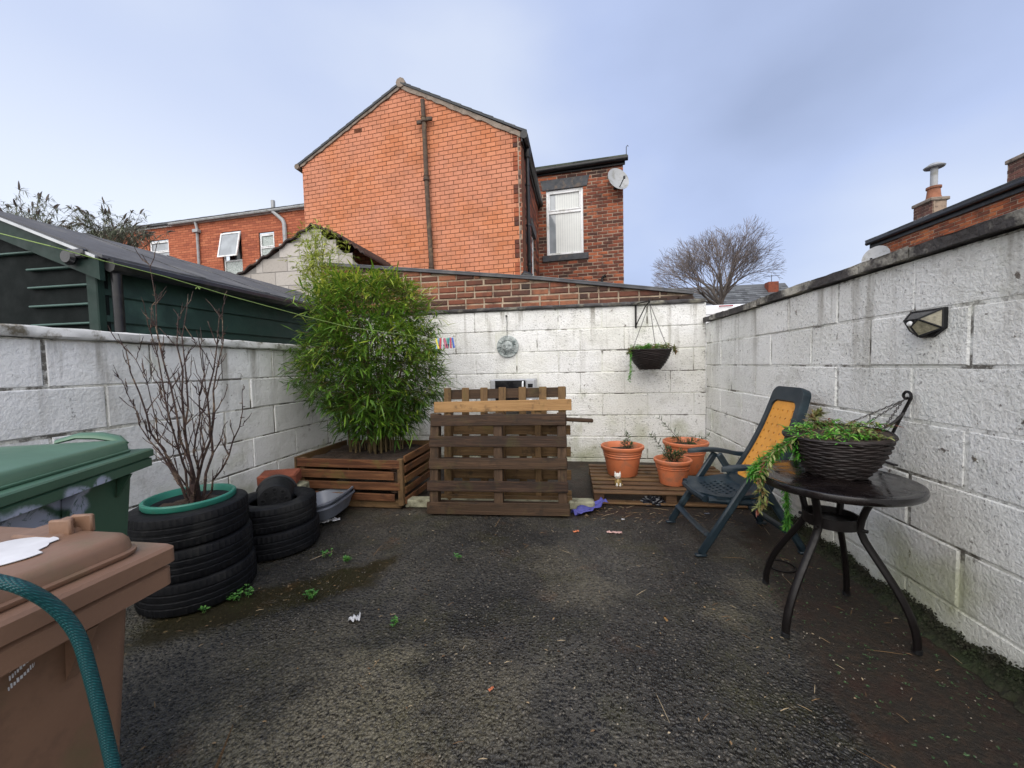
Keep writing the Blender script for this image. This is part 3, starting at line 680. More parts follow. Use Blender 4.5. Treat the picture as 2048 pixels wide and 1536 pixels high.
def dish(c, dirn, a, b, foot, label):
    d = thing('satellite_dish', label, 'satellite dish', foot); Rm = align(dirn); k = MB(); n = 28; vs = []
    for off in (0, -.008):
        vs.append(c+Rm @ Vector((0, 0, -.055+off)))
        for j in range(1, 6):
            for i in range(n):
                th = 2*PI*i/n; r = j/5; vs.append(c+Rm @ Vector((a*r*math.cos(th), b*r*math.sin(th), -.055+.055*r*r+off)))
    fs = []; M_ = 1+5*n
    for o_ in (0, M_):
        for i in range(n):
            fs.append([o_, o_+1+i, o_+1+(i+1) % n][::1 if o_ == 0 else -1])
            for j in range(4): q = [o_+1+j*n+i, o_+1+(j+1)*n+i, o_+1+(j+1)*n+(i+1) % n, o_+1+j*n+(i+1) % n]; fs.append(q[::1 if o_ == 0 else -1])
    for i in range(n): fs.append([1+4*n+i, 1+4*n+(i+1) % n, M_+1+4*n+(i+1) % n, M_+1+4*n+i][::-1])
    k.add(vs, fs); k.build('reflector', m_dishm, d, smooth='auto')
    arm = MB(); e = c+dirn.normalized()*.30+Vector((0, 0, -.20)); s0 = c+Vector((0, 0, -b*.8)); arm.tube([s0, e], .014, 6); arm.bbox(e, (.05, .05, .07), .01); arm.build('feed_arm', m_black, d)
    br = MB(); br.tube([foot, foot.lerp(c, .5), c-dirn.normalized()*.06], .02, 6); br.bbox(foot, (.12, .03, .12), .005); br.build('bracket', m_black, d)
dark_house()

def left_house():
    f = Fr((0, 12.2, 0), -4.2)
    u0 = -22; u1 = f.uv(609, 420)[0]+.3; g0 = f.uv(345, 449); g1 = f.uv(606, 419); topv = (g0[1]+g1[1])/2-.05
    t = thing('brick_house', 'long orange red brick house with small white windows, above the shed roof', 'house', f.p(-12, 0, 0))
    def wr(x0, y0, x1, y1): a = f.uv(x0, y0); b = f.uv(x1, y1); return (a[0], b[0], b[1], a[1])
    W = [wr(297, 484, 340, 535), wr(443, 466, 487, 562), wr(517, 468, 551, 528)]
    W[2] = (W[2][0], W[2][1], W[2][2], W[2][3]); tall = [(a, b, min(c, 3.0) if i == 1 else c, d) for i, (a, b, c, d) in enumerate(W)]
    A, B = masonry(f, rect(u0, u1, 2.4, topv), 2.4, topv, .265, .0885, .012, 51, dep=.06, bev=.004, jit=.002, back=.006, holes=tall, rag=.002)
    A.build('bricks', m_lbrick, t); B.build('mortar', m_lmort, t)
    a, b, c, d = tall[0]; upvc(t, f, a, b, c, d, w=-.05, fw=.05, bars=(c+(d-c)*.6,), glass=m_glass)
    a, b, c, d = tall[1]; wn = upvc(t, f, a, b, c, d, w=-.05, fw=.055, bars=(c+(d-c)*.70,), glass=m_frost, opens=1)
    # open top light, hinged at its head
    s_ = MB(); hv = d-.04; hh = (d-c)*.27; an = rad(12)
    def sp(u, k, o=0): return f.p(u, hv-k*math.cos(an), .0+k*math.sin(an)+o)
    for (x0, x1, k0, k1) in ((a, a+.05, 0, hh), (b-.05, b, 0, hh), (a+.05, b-.05, 0, .05), (a+.05, b-.05, hh-.05, hh)):
        q = [sp(x0, k0), sp(x1, k0), sp(x1, k1), sp(x0, k1)]; s_.hexa(q, [p+f.n*.04 for p in q])
    s_.build('open_top_light', m_white, wn)
    g_ = MB(); g_.poly([sp(a+.04, .04, .02), sp(b-.04, .04, .02), sp(b-.04, hh-.04, .02), sp(a+.04, hh-.04, .02)]); g_.build('pane', m_glass, wn)
    a, b, c, d = tall[2]; upvc(t, f, a, b, c, d, w=-.05, fw=.05, bars=(c+(d-c)*.56,), glass=m_frost)
    for i, (a, b, c, d) in enumerate(tall): l = MB(); fbox(l, f, a-.08, b+.08, c-.09, c, -.05, .04); l.build('sill', m_lbrick, t)
    r = MB(); E0 = f.p(u0, topv+.10, .18); E1 = f.p(u1, topv+.10, .18); up = Vector((0, 0, .95))-f.n*2.4
    slates(r, E0, E1, E0+up, E1+up, 8, .3, .018, 9); b_ = [E0, E1, E1+up, E0+up]; r.hexa([x-Vector((0, 0, .05)) for x in b_], b_); r.build('roof', m_slate, t)
    gt = MB(); gt.tube([f.p(g0[0], topv+.06, .13), f.p(u1, topv+.075, .13)], .06, 8); gt.build('gutter', m_dishm, t, smooth='auto')
    fb = MB(); fbox(fb, f, u0, u1, topv, topv+.10, .0, .06); fb.build('fascia', m_white, t)
    for (x, kind) in ((398, 0), (573, 1)):
        p = MB(); u = f.uv(x, 470)[0]
        if kind == 0:
            p.tube([f.p(u, topv+.05, .12), f.p(u, topv-.2, .07), f.p(u, 2.5, .07)], .045, 8); p.bbox(f.p(u, topv-.32, .09), (.24, .16, .12), .01)
        else:
            p.tube([f.p(u-.42, topv+.42, .10), f.p(u-.42, topv+.02, .10), f.p(u-.05, topv-.32, .08), f.p(u, topv-.45, .08), f.p(u+.02, 2.5, .08)], .07, 8)
        p.build('downpipe', m_dishm, t, smooth='auto')
left_house()

def garage():
    Y = 6.6; f = Fr((0, Y, 0), 0); ap = f.uv(626, 455); l = f.uv(470, 562); r = f.uv(722, 512)
    t = thing('block_garage', 'pale grey block garage gable with a rusty corrugated roof edge, behind the tall bamboo', 'garage', (ap[0], Y, 0))
    lx = ap[0]-(ap[0]-l[0])*1.6; lv = ap[1]-(ap[1]-l[1])*1.6; rx = r[0]+.0
    poly = [(lx, 1.0), (rx, 1.0), (rx, r[1]-.2), ap, (lx, lv)]
    A, B = masonry(f, poly, 1.0, ap[1]-.03, .52, .262, .012, 61, dep=.05, bev=.004, jit=.002, back=.005); A.build('blocks', m_grey_block, t)
    B.poly([f.p(u, v, -.006) for u, v in poly]); B.build('mortar', m_gbm, t)
    rf = MB(); n = 40
    for (P, Q, ph) in ((f.p(lx, lv, .06), f.p(ap[0], ap[1], .06), 0), (f.p(r[0]+.15, r[1]-.05, .16), f.p(ap[0], ap[1], .06), 1)):
        vs = []
        for i in range(n+1):
            z = .022*math.sin(i*1.6)+(.05 if ph else .03)*math.sin(PI*i/n)*(1.6 if ph else .2); p = P.lerp(Q, i/n)+Vector((0, 0, z+.02)); vs += [p, p-f.n*2.2, p-f.n*2.2+Vector((0, 0, .03)), p+Vector((0, 0, .03))]
        rf.add(vs, [[i*4+k, i*4+(k+1) % 4, (i+1)*4+(k+1) % 4, (i+1)*4+k] for i in range(n) for k in range(4)]+[[0, 1, 2, 3], [n*4, n*4+3, n*4+2, n*4+1]])
    rf.build('corrugated_roof', m_corr, t)
garage()

def right_house():
    a = onX(1745, 492, 9.3); b = onX(2048, 352, 9.3); f = Fr((9.3, a.y, 0), -90+1.0)
    t = thing('brick_house', 'long red brick house seen over the right wall, with a black gutter and two chimneys', 'house', f.p(4, 0, 0))
    top = (a.z+b.z)/2-.12; A, B = masonry(f, rect(0, 9.5, 2.2, top), 2.2, top, .265, .0885, .014, 71, dep=.05, bev=.004, jit=.003, back=.007, rag=.003); A.build('bricks', brick_mat('sooty_orange_brick', (.16, .05, .03), (.36, .10, .04), (.48, .16, .06), soot=.55), t); B.build('mortar', m_omort, t)
    g = MB(); g.hexa([f.p(.0, 2, -.06), f.p(.12, 2, -.06), f.p(.12, 2, -6), f.p(0, 2, -6)], [f.p(.0, top, -.06), f.p(.12, top, -.06), f.p(.12, top, -6), f.p(0, top, -6)]); g.tint = .4; g.build('end_wall', m_rbrick, t)
    gt = MB(); gt.tube([f.p(-.06, top+.09, .12), f.p(9.5, top+.11, .12)], .055, 8); fbox(gt, f, -.05, 9.5, top-.06, top+.13, .0, .05); gt.build('gutter', m_black, t)
    r = MB(); E0 = f.p(-.08, top+.15, .15); E1 = f.p(9.5, top+.15, .15); up = Vector((0, 0, 1.0))-f.n*3.6; slates(r, E0, E1, E0+up, E1+up, 10, .4, .03, 12); b_ = [E0, E1, E1+up, E0+up]; r.hexa([x-Vector((0, 0, .05)) for x in b_], b_); r.build('roof', m_slate, t)
    def stack(x0, x1, ytop, w, pots, dy=1.2):
        u0 = f.uv(x0, 450, w)[0]; u1 = f.uv(x1, 430, w)[0]; v = f.uv((x0+x1)/2, ytop, w)[1]; s_ = MB(); s_.tint = .35
        f2 = Fr(f.p(0, 0, w), -89.); A, B = masonry(f2, rect(u0, u1, top, v-.15), top, v-.15, .265, .0885, .012, 5, dep=.04, bev=.004, jit=.003)
        f3 = Fr(f2.p(u0, 0, 0), 0+1.0-0); 
        # bricks of the end that faces this way
        e = Fr(f2.p(u0, 0, -.4), 1.0); A2, B2 = masonry(e, rect(-.0, .4, top, v-.15), top, v-.15, .265, .0885, .012, 6, dep=.04, bev=.004, jit=.003)
        c = f2.p((u0+u1)/2, (top+v-.15)/2, -.22); B.box(c, (.34, abs(u1-u0)-.03, v-.15-top)); 
        ch = A.build('chimney', brick_mat('sooty_chimney_brick', (.09, .045, .035), (.16, .075, .06), (.22, .10, .07), soot=.6), t); A2.build('chimney_end', ch.data.materials[0], ch); B.build('chimney_mortar', m_rmort, ch)
        k = MB(); k.bbox(f2.p((u0+u1)/2, v-.10, -.20), (.50, abs(u1-u0)+.06, .10), .02); k.build('chimney_cap', m_verge, ch)
        return ch, f2.p((u0+u1)/2, v-.05, -.20), (u0, u1, f2)
    ch, p, _ = stack(1826, 1864, 400, -1.3, 1)
    k = MB(); k.lathe([(.19, 0), (.16, .08), (.14, .30), (.17, .31), (.17, .37), (.13, .38), (0, .38)], p+Vector((0, -.1, 0)), 16); k.build('chimney_pot', m_pot_far, ch, smooth='auto')
    k = MB(); k.lathe([(.085, .3), (.085, .95)], p+Vector((0, -.1, 0)), 14); k.lathe([(.06, .92), (.22, .92), (.24, .95), (.12, 1.04), (0, 1.06)], p+Vector((0, -.1, 0)), 18); k.build('flue_cowl', m_dishm, ch, smooth='auto')
    for i in range(3): k = MB(); k.bbox(p+Vector((-.26, .22-.22*i, -.62)), (.05, .20, .26), .02); k.build('flashing', m_white, ch)
    ch, p, _ = stack(2010, 2110, 296, -1.1, 1)
    k = MB(); k.lathe([(.12, 0), (.10, .28), (.12, .29), (.12, .32), (0, .32)], p+Vector((0, -.05, 0)), 14); k.build('chimney_pot', m_dishm, ch, smooth='auto')
    q = f.p(.25, 0, .45); c = onX(1751, 514, q.x); dish(c, Vector((-.75, -.55, .35)), .32, .36, Vector((f.p(.3, 0, 0).x, f.p(.3, 0, 0).y, c.z-.15)), 'pale satellite dish at the far end of the right hand house')
right_house()

# ------------------------------------------------------------------ far terrace with slate roof, and a chimney
def far_house():
    Y = 42; f = Fr((0, Y, 0), 0); a = f.uv(1290, 566); b = f.uv(1580, 577)
    t = thing('terraced_house', 'distant terrace with a grey slate roof, behind the bare tree', 'house', (a[0]+8, Y, 0))
    x0, x1, z1 = a[0]-1, b[0]+1.5, a[1]; z0 = z1-3.6
    w = MB(); w.hexa([(x0, Y, 0), (x1, Y, 0), (x1, Y+8, 0), (x0, Y+8, 0)], [(x0, Y, z0), (x1, Y, z0), (x1, Y+8, z0), (x0, Y+8, z0)]); w.build('wall', m_rbrick, t)
    r = MB(); slates(r, (x0, Y-.3, z0), (x1, Y-.3, z0), (x0, Y+4, z1), (x1, Y+4, z1), 14, .5, .04, 4); r.hexa([(x0, Y-.3, z0-.1), (x1, Y-.3, z0-.1), (x1, Y+8, z0-.1), (x0, Y+8, z0-.1)], [(x0, Y+3.9, z1), (x1, Y+3.9, z1), (x1, Y+4.1, z1), (x0, Y+4.1, z1)])
    rf = r.build('roof', m_slate, t)
    c = onY(1543, 575, Y+3); k = MB(); k.tint = .5; k.bbox(c+Vector((0, 0, -.5)), (1.0, .9, 2.1), .03); ch = k.build('chimney', m_rbrick, rf)
    p = MB(); p.tube([c, c+Vector((0, 0, 1.3))], .03, 5); p.tube([c+Vector((-.8, 0, 1.15)), c+Vector((.8, 0, 1.25))], .025, 5); p.build('aerial', m_black, t)
far_house()

# white van whose roof shows over the gap between the walls
def van():
    Y = 13.0; a = onY(1402, 609, Y); t = thing('van', 'white van parked beyond the wall corner, only its roof edge in view', 'van', (a.x+1.2, Y, 0)); zt = a.z
    prof = [(0, .25), (0, zt-.22), (.06, zt-.06), (.20, zt), (4.2, zt-.02), (4.6, zt-.15), (5.1, zt-1.1), (5.7, zt-1.35), (5.8, .3)]
    X0 = a.x-.9; b = MB(); b.prism([(X0, Y+y, z) for y, z in prof], (1.95, 0, 0))
    b = MB(); W = 4.4
    b.bbox((X0+W/2, Y+.9, zt/2+.1), (W, 1.8, zt-.25), .10); b.build('body', m_vanw, t, smooth='auto')
    l = MB(); c = onY(1452, 611, Y-.02); l.bbox(c+Vector((0, 0, -.01)), (.42, .03, .035), .006); l.build('brake_light', m_red, t)
    s_ = MB(); s_.box((X0+W/2, Y-.002, zt-.33), (W-.3, .012, .012)); s_.box((X0+W*.62, Y-.002, zt-.15), (.012, .012, .22)); s_.build('seam', m_black, t)
    w_ = MB()
    for xx in (.8, W-.8): w_.lathe([(.0, -.1), (.25, -.1), (.32, -.08), (.32, .08), (.25, .1), (0, .1)], (X0+xx, Y+.1, .32), 20, R=Rx(PI/2))
    w_.build('wheel', m_tyre, t, smooth='auto')
van()

# ------------------------------------------------------------------ green shed beyond the left wall
def shed():
    # gable end towards the camera
    Yg = 2.17; XE = -3.05; e = onY(208, 527, Yg); XE = e.x; ev = e.z
    xr = -4.12; zr = onY(0, 434, Yg).z+(onY(0, 434, Yg).x-xr)*.30; Yf = 4.85
    t = thing('garden_shed', 'dark green shed with grey felt roof and black downpipe behind the left wall', 'shed', ((XE+xr)/2, Yg, 0))
    sl = (zr-ev)/(XE-xr)
    # boarded side
    fs = Fr((XE-.05, Yg, 0), 90); w = MB(); n = 11; bh = (ev-.02)/n
    for i in range(n):
        w.tint = (i*37 % 10)/10; z0 = i*bh; p = [fs.p(.0, z0, .004), fs.p(Yf-Yg, z0, .004), fs.p(Yf-Yg, z0, -.04), fs.p(0, z0, -.04)]
        q = [fs.p(.0, z0+bh-.012, -.012), fs.p(Yf-Yg, z0+bh-.012, -.012), fs.p(Yf-Yg, z0+bh-.012, -.04), fs.p(0, z0+bh-.012, -.04)]; w.hexa(p, q)
        p = [fs.p(.0, z0+bh-.012, -.02), fs.p(Yf-Yg, z0+bh-.012, -.02), fs.p(Yf-Yg, z0+bh-.012, -.04), fs.p(0, z0+bh-.012, -.04)]; w.hexa(p, [a+Vector((0, 0, .012)) for a in p])
    w.build('side_boards', m_shed, t)
    fg = Fr((0, Yg, 0), 0); g = MB(); xl = 2*xr-XE
    g.prism([fg.p(xl, 0, -.02), fg.p(XE-.05, 0, -.02), fg.p(XE-.05, ev, -.02), fg.p(xr, zr, -.02), fg.p(xl, ev, -.02)], -fg.n*.03); g.build('gable_panel', m_shed_g, t)
    rb = MB(); a = onY(60, 600, Yg).x; b = onY(190, 600, Yg).x
    for yy in (536, 573, 611, 649, 500):
        z = onY(120, yy, Yg).z; fbox(rb, fg, a if yy > 510 else -4.4, b if yy > 510 else -3.45, z-.006, z+.008, -.02, .012, .004)
    rb.build('ribs', m_shed_rib, t)
    cp = MB(); fbox(cp, fg, XE-.13, XE-.045, 0, ev-.03, -.03, .02); cp.build('corner_trim', m_trim, t)
    # barge board
    bb = MB(); p0 = fg.p(XE+.03, ev-.12, .05); p1 = fg.p(xr, zr-.12, .05); bb.prism([p0, p0+Vector((0, 0, .135)), p1+Vector((0, 0, .135)), p1], -fg.n*.03)
    bb.build('barge_board', m_trim, t)
    tr = MB(); tr.prism([p0+Vector((0, -.02, .135)), p0+Vector((0, -.02, .155)), p1+Vector((0, -.02, .155)), p1+Vector((0, -.02, .135))], (0, .06, 0)); tr.build('metal_trim', m_sil, t)
    rf = MB(); A = Vector((XE+.06, Yg-.05, ev+.02)); B_ = Vector((XE+.06, Yf+.05, ev+.02)); Cc = Vector((xr, Yf+.05, zr+.02)); D = Vector((xr, Yg-.05, zr+.02)); rf.hexa([A, B_, Cc, D], [q+Vector((0, 0, .022)) for q in (A, B_, Cc, D)])
    A2, B2 = [Vector((2*xr-q.x, q.y, q.z)) for q in (A, B_)]; rf.hexa([A2, B2, Cc, D], [q+Vector((0, 0, .022)) for q in (A2, B2, Cc, D)])
    for i in range(1, 4): q = A.lerp(B_, i/4); q2 = D.lerp(Cc, i/4); rf.prism([q+Vector((0, -.03, .023)), q+Vector((0, .03, .023)), q2+Vector((0, .03, .023)), q2+Vector((0, -.03, .023))], (0, 0, .006))
    rf.build('felt_roof', m_felt, t)
    gt = MB(); gt.tube([(XE+.07, Yg-.02, ev-.02), (XE+.07, Yf, ev-.02)], .045, 8); gt.build('gutter', m_black, t, smooth='auto')
    dp = MB(); dp.tube([(XE+.05, Yg+.03, ev-.05), (XE+.045, Yg+.04, .05)], .028, 10); dp.build('downpipe', m_black, t, smooth='auto')
    lm = MB(); c = onY(160, 508, Yg-.06); lm.bbox(c, (.10, .05, .06), .01); lm.lathe([(0, -.02), (.05, -.015), (.055, .0), (.04, .02)], c+Vector((-.06, -.02, -.02)), 14, R=Rx(PI/2)); lm.build('outside_lamp', m_dglass, t, smooth='auto')
    # second, lower shed roof edge behind
    Y2 = 5.3; p = onY(520, 566, Y2); q = onY(612, 607, Y2); t2 = thing('garden_shed', 'dark green second shed roof edge between the felt roof and the grey garage', 'shed', (p.x, Y2, 0))
    r = MB(); dx = (q-p)*1.4; r.prism([p, p+dx, p+dx-Vector((0, 0, .12)), p-Vector((0, 0, .12))], (0, .03, 0)); r.build('barge_board', m_shed, t2)
    r = MB(); r.hexa([p, p+dx, p+dx+Vector((0, .9, 0)), p+Vector((0, .9, 0))], [x+Vector((0, 0, .03)) for x in (p, p+dx, p+dx+Vector((0, .9, 0)), p+Vector((0, .9, 0)))]); r.build('roof', m_felt, t2)
    r = MB(); e2 = p+dx; r.prism([(p.x, Y2+.05, 0), (e2.x-.05, Y2+.05, 0), (e2.x-.05, Y2+.05, e2.z-.05), (p.x, Y2+.05, p.z-.03)], (0, .8, 0)); r.build('wall', m_shed, t2)
shed()
# ------------------------------------------------------------------ tyres
def tyre_proto():
    mb = MB(); R0 = .273; h = .172
    prof = [(.165, .012), (.178, .002), (.215, .0), (.254, .002), (.268, .008), (.2720, .020), (.2730, .046), (.2675, .049), (.2675, .055), (.273, .058), (.273, .077), (.2675, .080), (.2675, .0855)]
    prof = prof+[(r, h-z) for r, z in prof[::-1]]+[(.150, h-.02), (.146, h-.03), (.20, h-.032), (.24, h-.05), (.25, h/2), (.24, .05), (.20, .032), (.146, .03), (.150, .02)]
    n = 120; out = {4: .0055, 5: .0055, 6: .004, 19: .004, 20: .0055, 21: .0055}
    mb.lathe(prof, n=n, close=True, mod=lambda j, k: (-out.get(j, 0) if k % 2 else 0)+(-.0045 if (j in (9, 10, 15, 16) and k % 4 == 0) else 0))
    return mb
tm = tyre_proto()
def tyre(x, y, z, label, first=[None], tilt=0.0, rz=0.0):
    t = thing('tyre', label, 'tyre', (x, y, z), rz, 'old car tyres stacked beside the left wall')
    if first[0] is None:
        mb = tyre_proto(); mb.v = [Vector((x, y, z))+v for v in mb.v]; WM[t.name] = Matrix.Translation((x, y, z)); first[0] = mb.build('rubber', m_tyre, t, smooth='auto')
    else:
        c = first[0].copy(); c.parent = t; C.objects.link(c)
    t.rotation_euler = (tilt, 0, rz); return t
tyre(-2.125, 1.865, 0, 'bottom tyre of the three-tyre stack holding the bare shrub')
tyre(-2.14, 1.865, .171, 'middle tyre of the three-tyre stack holding the bare shrub', rz=1, tilt=.006)
tyre(-2.15, 1.86, .343, 'top tyre of the taller stack, with the green pot sitting in it', rz=2, tilt=-.01)
tyre(-2.10, 2.43, 0, 'lower tyre of the shorter two-tyre stack, nearest the grey trays', rz=.4)
tyre(-2.125, 2.44, .171, 'upper tyre of the shorter stack, under the tipped black plant pot', rz=2.2, tilt=.012)

def pot(name, label, c, R, h, mt, base=.68, rings=True, soil=.06, lip=.022, tiltm=None, group=None):
    t = thing(name, label, 'plant pot', c, 0, group); m = MB(); r0 = R*base; w = .010
    P = [(0, 0), (r0*.96, 0), (r0, .008)]
    def rr(z): return r0+(R*.93-r0)*z/h
    if rings:
        P += [(rr(h*.56), h*.56)]
        for k in (.60, .68, .76): z = h*k; P += [(rr(z)+.001, z), (rr(z)-.006, z+.004), (rr(z)-.006, z+.007), (rr(z)+.007, z+.010), (rr(z+.012)+.007, z+.016)]
    P += [(rr(h-.045), h-.045), (rr(h-.04)+.002, h-.036), (R-.004, h-.034), (R, h-.026), (R, h-.006), (R-.006, h), (R-.016, h), (R-.022, h-.008)]
    P += [(rr(h-.05)-w, h-.05), (rr(h*.4)-w, h*.4), (0, h*.4)]
    R_ = tiltm.to_3x3() if tiltm else None
    m.lathe(P, c, 44, R=R_); m.build('shell', mt, t, smooth='auto')
    if soil:
        s = MB(); r = random.Random(h*99); vs = [Vector((0, 0, h-soil+.02))]; n = 28
        for j in range(1, 6):
            for i in range(n): a = 2*PI*i/n; q = (rr(h-soil)-w-.001)*j/5; vs.append(Vector((q*math.cos(a), q*math.sin(a), h-soil+r.uniform(-.006, .010)+.015*(1-j/5))))
        fs = [[0, 1+i, 1+(i+1) % n] for i in range(n)]+[[1+j*n+i, 1+(j+1)*n+i, 1+(j+1)*n+(i+1) % n, 1+j*n+(i+1) % n] for j in range(4) for i in range(n)]
        s.add([Vector(c)+(R_ @ v if R_ else v) for v in vs], fs); s.build('soil', m_soil, t)
    return t
# green pot in the top tyre with its bare shrub
gp = pot('plant_pot', 'green plastic pot of soil sunk in the taller tyre stack', (-2.17, 1.88, .265), .215, .285, m_greenpot, rings=False, soil=.055)

def shrub():
    R = random.Random(14); base = Vector((-2.15, 1.89, .49)); t = thing('bare_shrub', 'leafless reddish brown shrub growing from the green pot in the tyres', 'shrub', base)
    Y0 = base.y; st = MB(); tw = MB()
    def wig(a, b, n, k, r0_, r1_, mb, sides=6):
        pts = []; o = Vector((0, 0, 0))
        for i in range(n+1):
            q = a.lerp(b, i/n); o = o*.6+Vector((R.uniform(-k, k), R.uniform(-k, k), R.uniform(-k, k)*.4)); pts.append(q+o*(1 if 0 < i else 0))
        mb.tube(pts, [r0_+(r1_-r0_)*i/n for i in range(n+1)], sides); return pts
    # main stems: pixel targets on a plane a little in front of / behind the base
    stems = [((250, 700), -.10, .011), ((300, 610), .05, .009), ((345, 640), -.02, .012), ((303, 535), .0, .010), ((372, 625), .1, .010), ((432, 635), -.08, .010), ((450, 640), .08, .011), ((245, 760), .1, .008), ((490, 790), -.05, .008), ((415, 720), .15, .008), ((395, 700), -.15, .008), ((330, 760), -.12, .007), ((270, 720), -.18, .007)]
    for (px, dy, r) in stems:
        d = onY(px[0], px[1], Y0+dy*1.6); b = base+Vector((R.uniform(-.02, .02), R.uniform(-.02, .02), -.04))
        mid = b.lerp(d, .42)+Vector(((d.x-b.x)*.22, (d.y-b.y)*.2, -.02)); crv = []
        for i in range(10):
            u = i/9; crv.append((1-u)**2*b+2*u*(1-u)*mid+u*u*d)
        pts = []; o = Vector()
        for i, q in enumerate(crv): o = o*.5+Vector((R.uniform(-.022, .022), R.uniform(-.018, .018), 0)); pts.append(q+o*(i > 0))
        r *= .80; st.tube(pts, [r*(1-.72*i/9) for i in range(10)], 6)
        for i in range(3, 10):
            for rep in range(2):
                if R.random() > .72: continue
                q = pts[i]; dr = (pts[min(9, i+1)]-pts[i-1]).normalized(); sd = Vector((R.uniform(-1, 1), R.uniform(-.7, .7), R.uniform(.2, .8))).normalized(); L = R.uniform(.05, .26)*(1.1-i/14)
                e = q+(dr*.8+sd*.7).normalized()*L; pp = wig(q, e, 4, .008, r*(.55-.03*i), .0018, tw, 5)
                for k in range(R.randint(1, 3)): s_ = pp[R.randint(1, 4)]; wig(s_, s_+(sd+dr+Vector((R.uniform(-.6, .6), 0, .3))).normalized()*R.uniform(.02, .09), 2, .004, .0024, .0012, tw, 4)
            for k in range(2): q = pts[i].lerp(pts[i-1], R.random()); tw.tube([q, q+Vector((R.uniform(-.014, .014), R.uniform(-.014, .014), R.uniform(.0, .016)))], [.003, .0008], 4)
    st.tube([base+Vector((0, 0, -.06)), base+Vector((.002, 0, .03)), base+Vector((0, 0, .12))], [.030, .026, .018], 8)
    st.build('stem', m_stem, t, smooth='auto'); tw.build('twigs', m_stem, t)
shrub()

# black nursery pot lying on its side in the shorter stack
def black_pot():
    c = Vector((-2.19, 2.54, .235)); ax = Vector((.52, -.70, .04)).normalized(); Rm = align(ax)
    t = thing('plant_pot', 'black plastic pot tipped on its side in the shorter tyre stack, its holed base showing', 'plant pot', (c.x, c.y, .30)); m = MB()
    m.lathe([(.125, -.12), (.140, -.12), (.142, -.107), (.130, -.10), (.110, .10), (.102, .112), (.0, .112)], c+Vector((0, 0, .075)), 36, R=Rm)
    m.lathe([(.120, -.119), (.102, .10), (0, .10)], c+Vector((0, 0, .075)), 36, R=Rm); s = m.build('shell', m_blkpot, t, smooth='auto')
    k = MB(); cc = c+Vector((0, 0, .075))
    for i in range(8): a = 2*PI*i/8; k.lathe([(.011, .112), (.018, .114), (.018, .126), (.011, .126)], cc+Rm @ Vector((.074*math.cos(a), .074*math.sin(a), 0)), 12, R=Rm, close=True)
    k.lathe([(.015, .112), (.026, .114), (.026, .124), (.015, .124)], cc, 14, R=Rm, close=True)
    for i in range(5): a = 2*PI*i/5+.3; k.lathe([(.006, .112), (.011, .114), (.011, .120), (.006, .120)], cc+Rm @ Vector((.044*math.cos(a), .044*math.sin(a), 0)), 10, R=Rm, close=True)
    k.build('drainage_rings', m_blkpot, s, smooth='auto')
black_pot()

# pair of grey trays leaning by the tyres
for i, (dz, dx, lab) in enumerate(((0, 0, 'lower of the two nested grey plastic troughs beside the tyres'), (.035, -.012, 'upper of the two nested grey plastic troughs beside the tyres'))):
    t = thing('plastic_trough', lab, 'trough', (-2.03, 2.93, 0), 0, 'nested grey plastic troughs'); m = MB()
    c = Vector((-2.06+dx, 2.93, .03+dz)); R = Ry(rad(-10)) @ Rz(rad(8)); a, b, h = .19, .27, .11; lo = .74
    ring = lambda sx, sy, z: [c+R @ Vector((sx*math.copysign(abs(math.cos(u))**.45, math.cos(u)), sy*math.copysign(abs(math.sin(u))**.45, math.sin(u)), z)) for u in [2*PI*k/40 for k in range(40)]]
    rs = [ring(a*lo, b*lo, 0), ring(a*.96, b*.97, h*.86), ring(a*1.03, b*1.03, h*.88), ring(a*1.03, b*1.03, h), ring(a*.95, b*.96, h), ring(a*lo-.008, b*lo-.008, .008)]
    m.add([p for r in rs for p in r], [[j*40+k, j*40+(k+1) % 40, (j+1)*40+(k+1) % 40, (j+1)*40+k] for j in range(5) for k in range(40)]+[list(range(40))[::-1], [200+k for k in range(40)]])
    m.build('shell', m_greyplast, t, smooth='auto')

# loose bricks behind the second stack
t = MB(); t.bbox((-2.48, 2.93, .33), (.30, .16, .10), .012, R=Rz(.35) @ Rx(.12)); tag(t.build('loose_brick', m_redbrick), 'single red brick balanced behind the black pot, against the left wall', 'brick')
t = MB(); t.bbox((-2.45, 2.93, .135), (.30, .28, .265), .012, R=Rz(.05)); tag(t.build('concrete_block', m_kerb), 'mossy block standing under the loose red brick beside the planter', 'block')

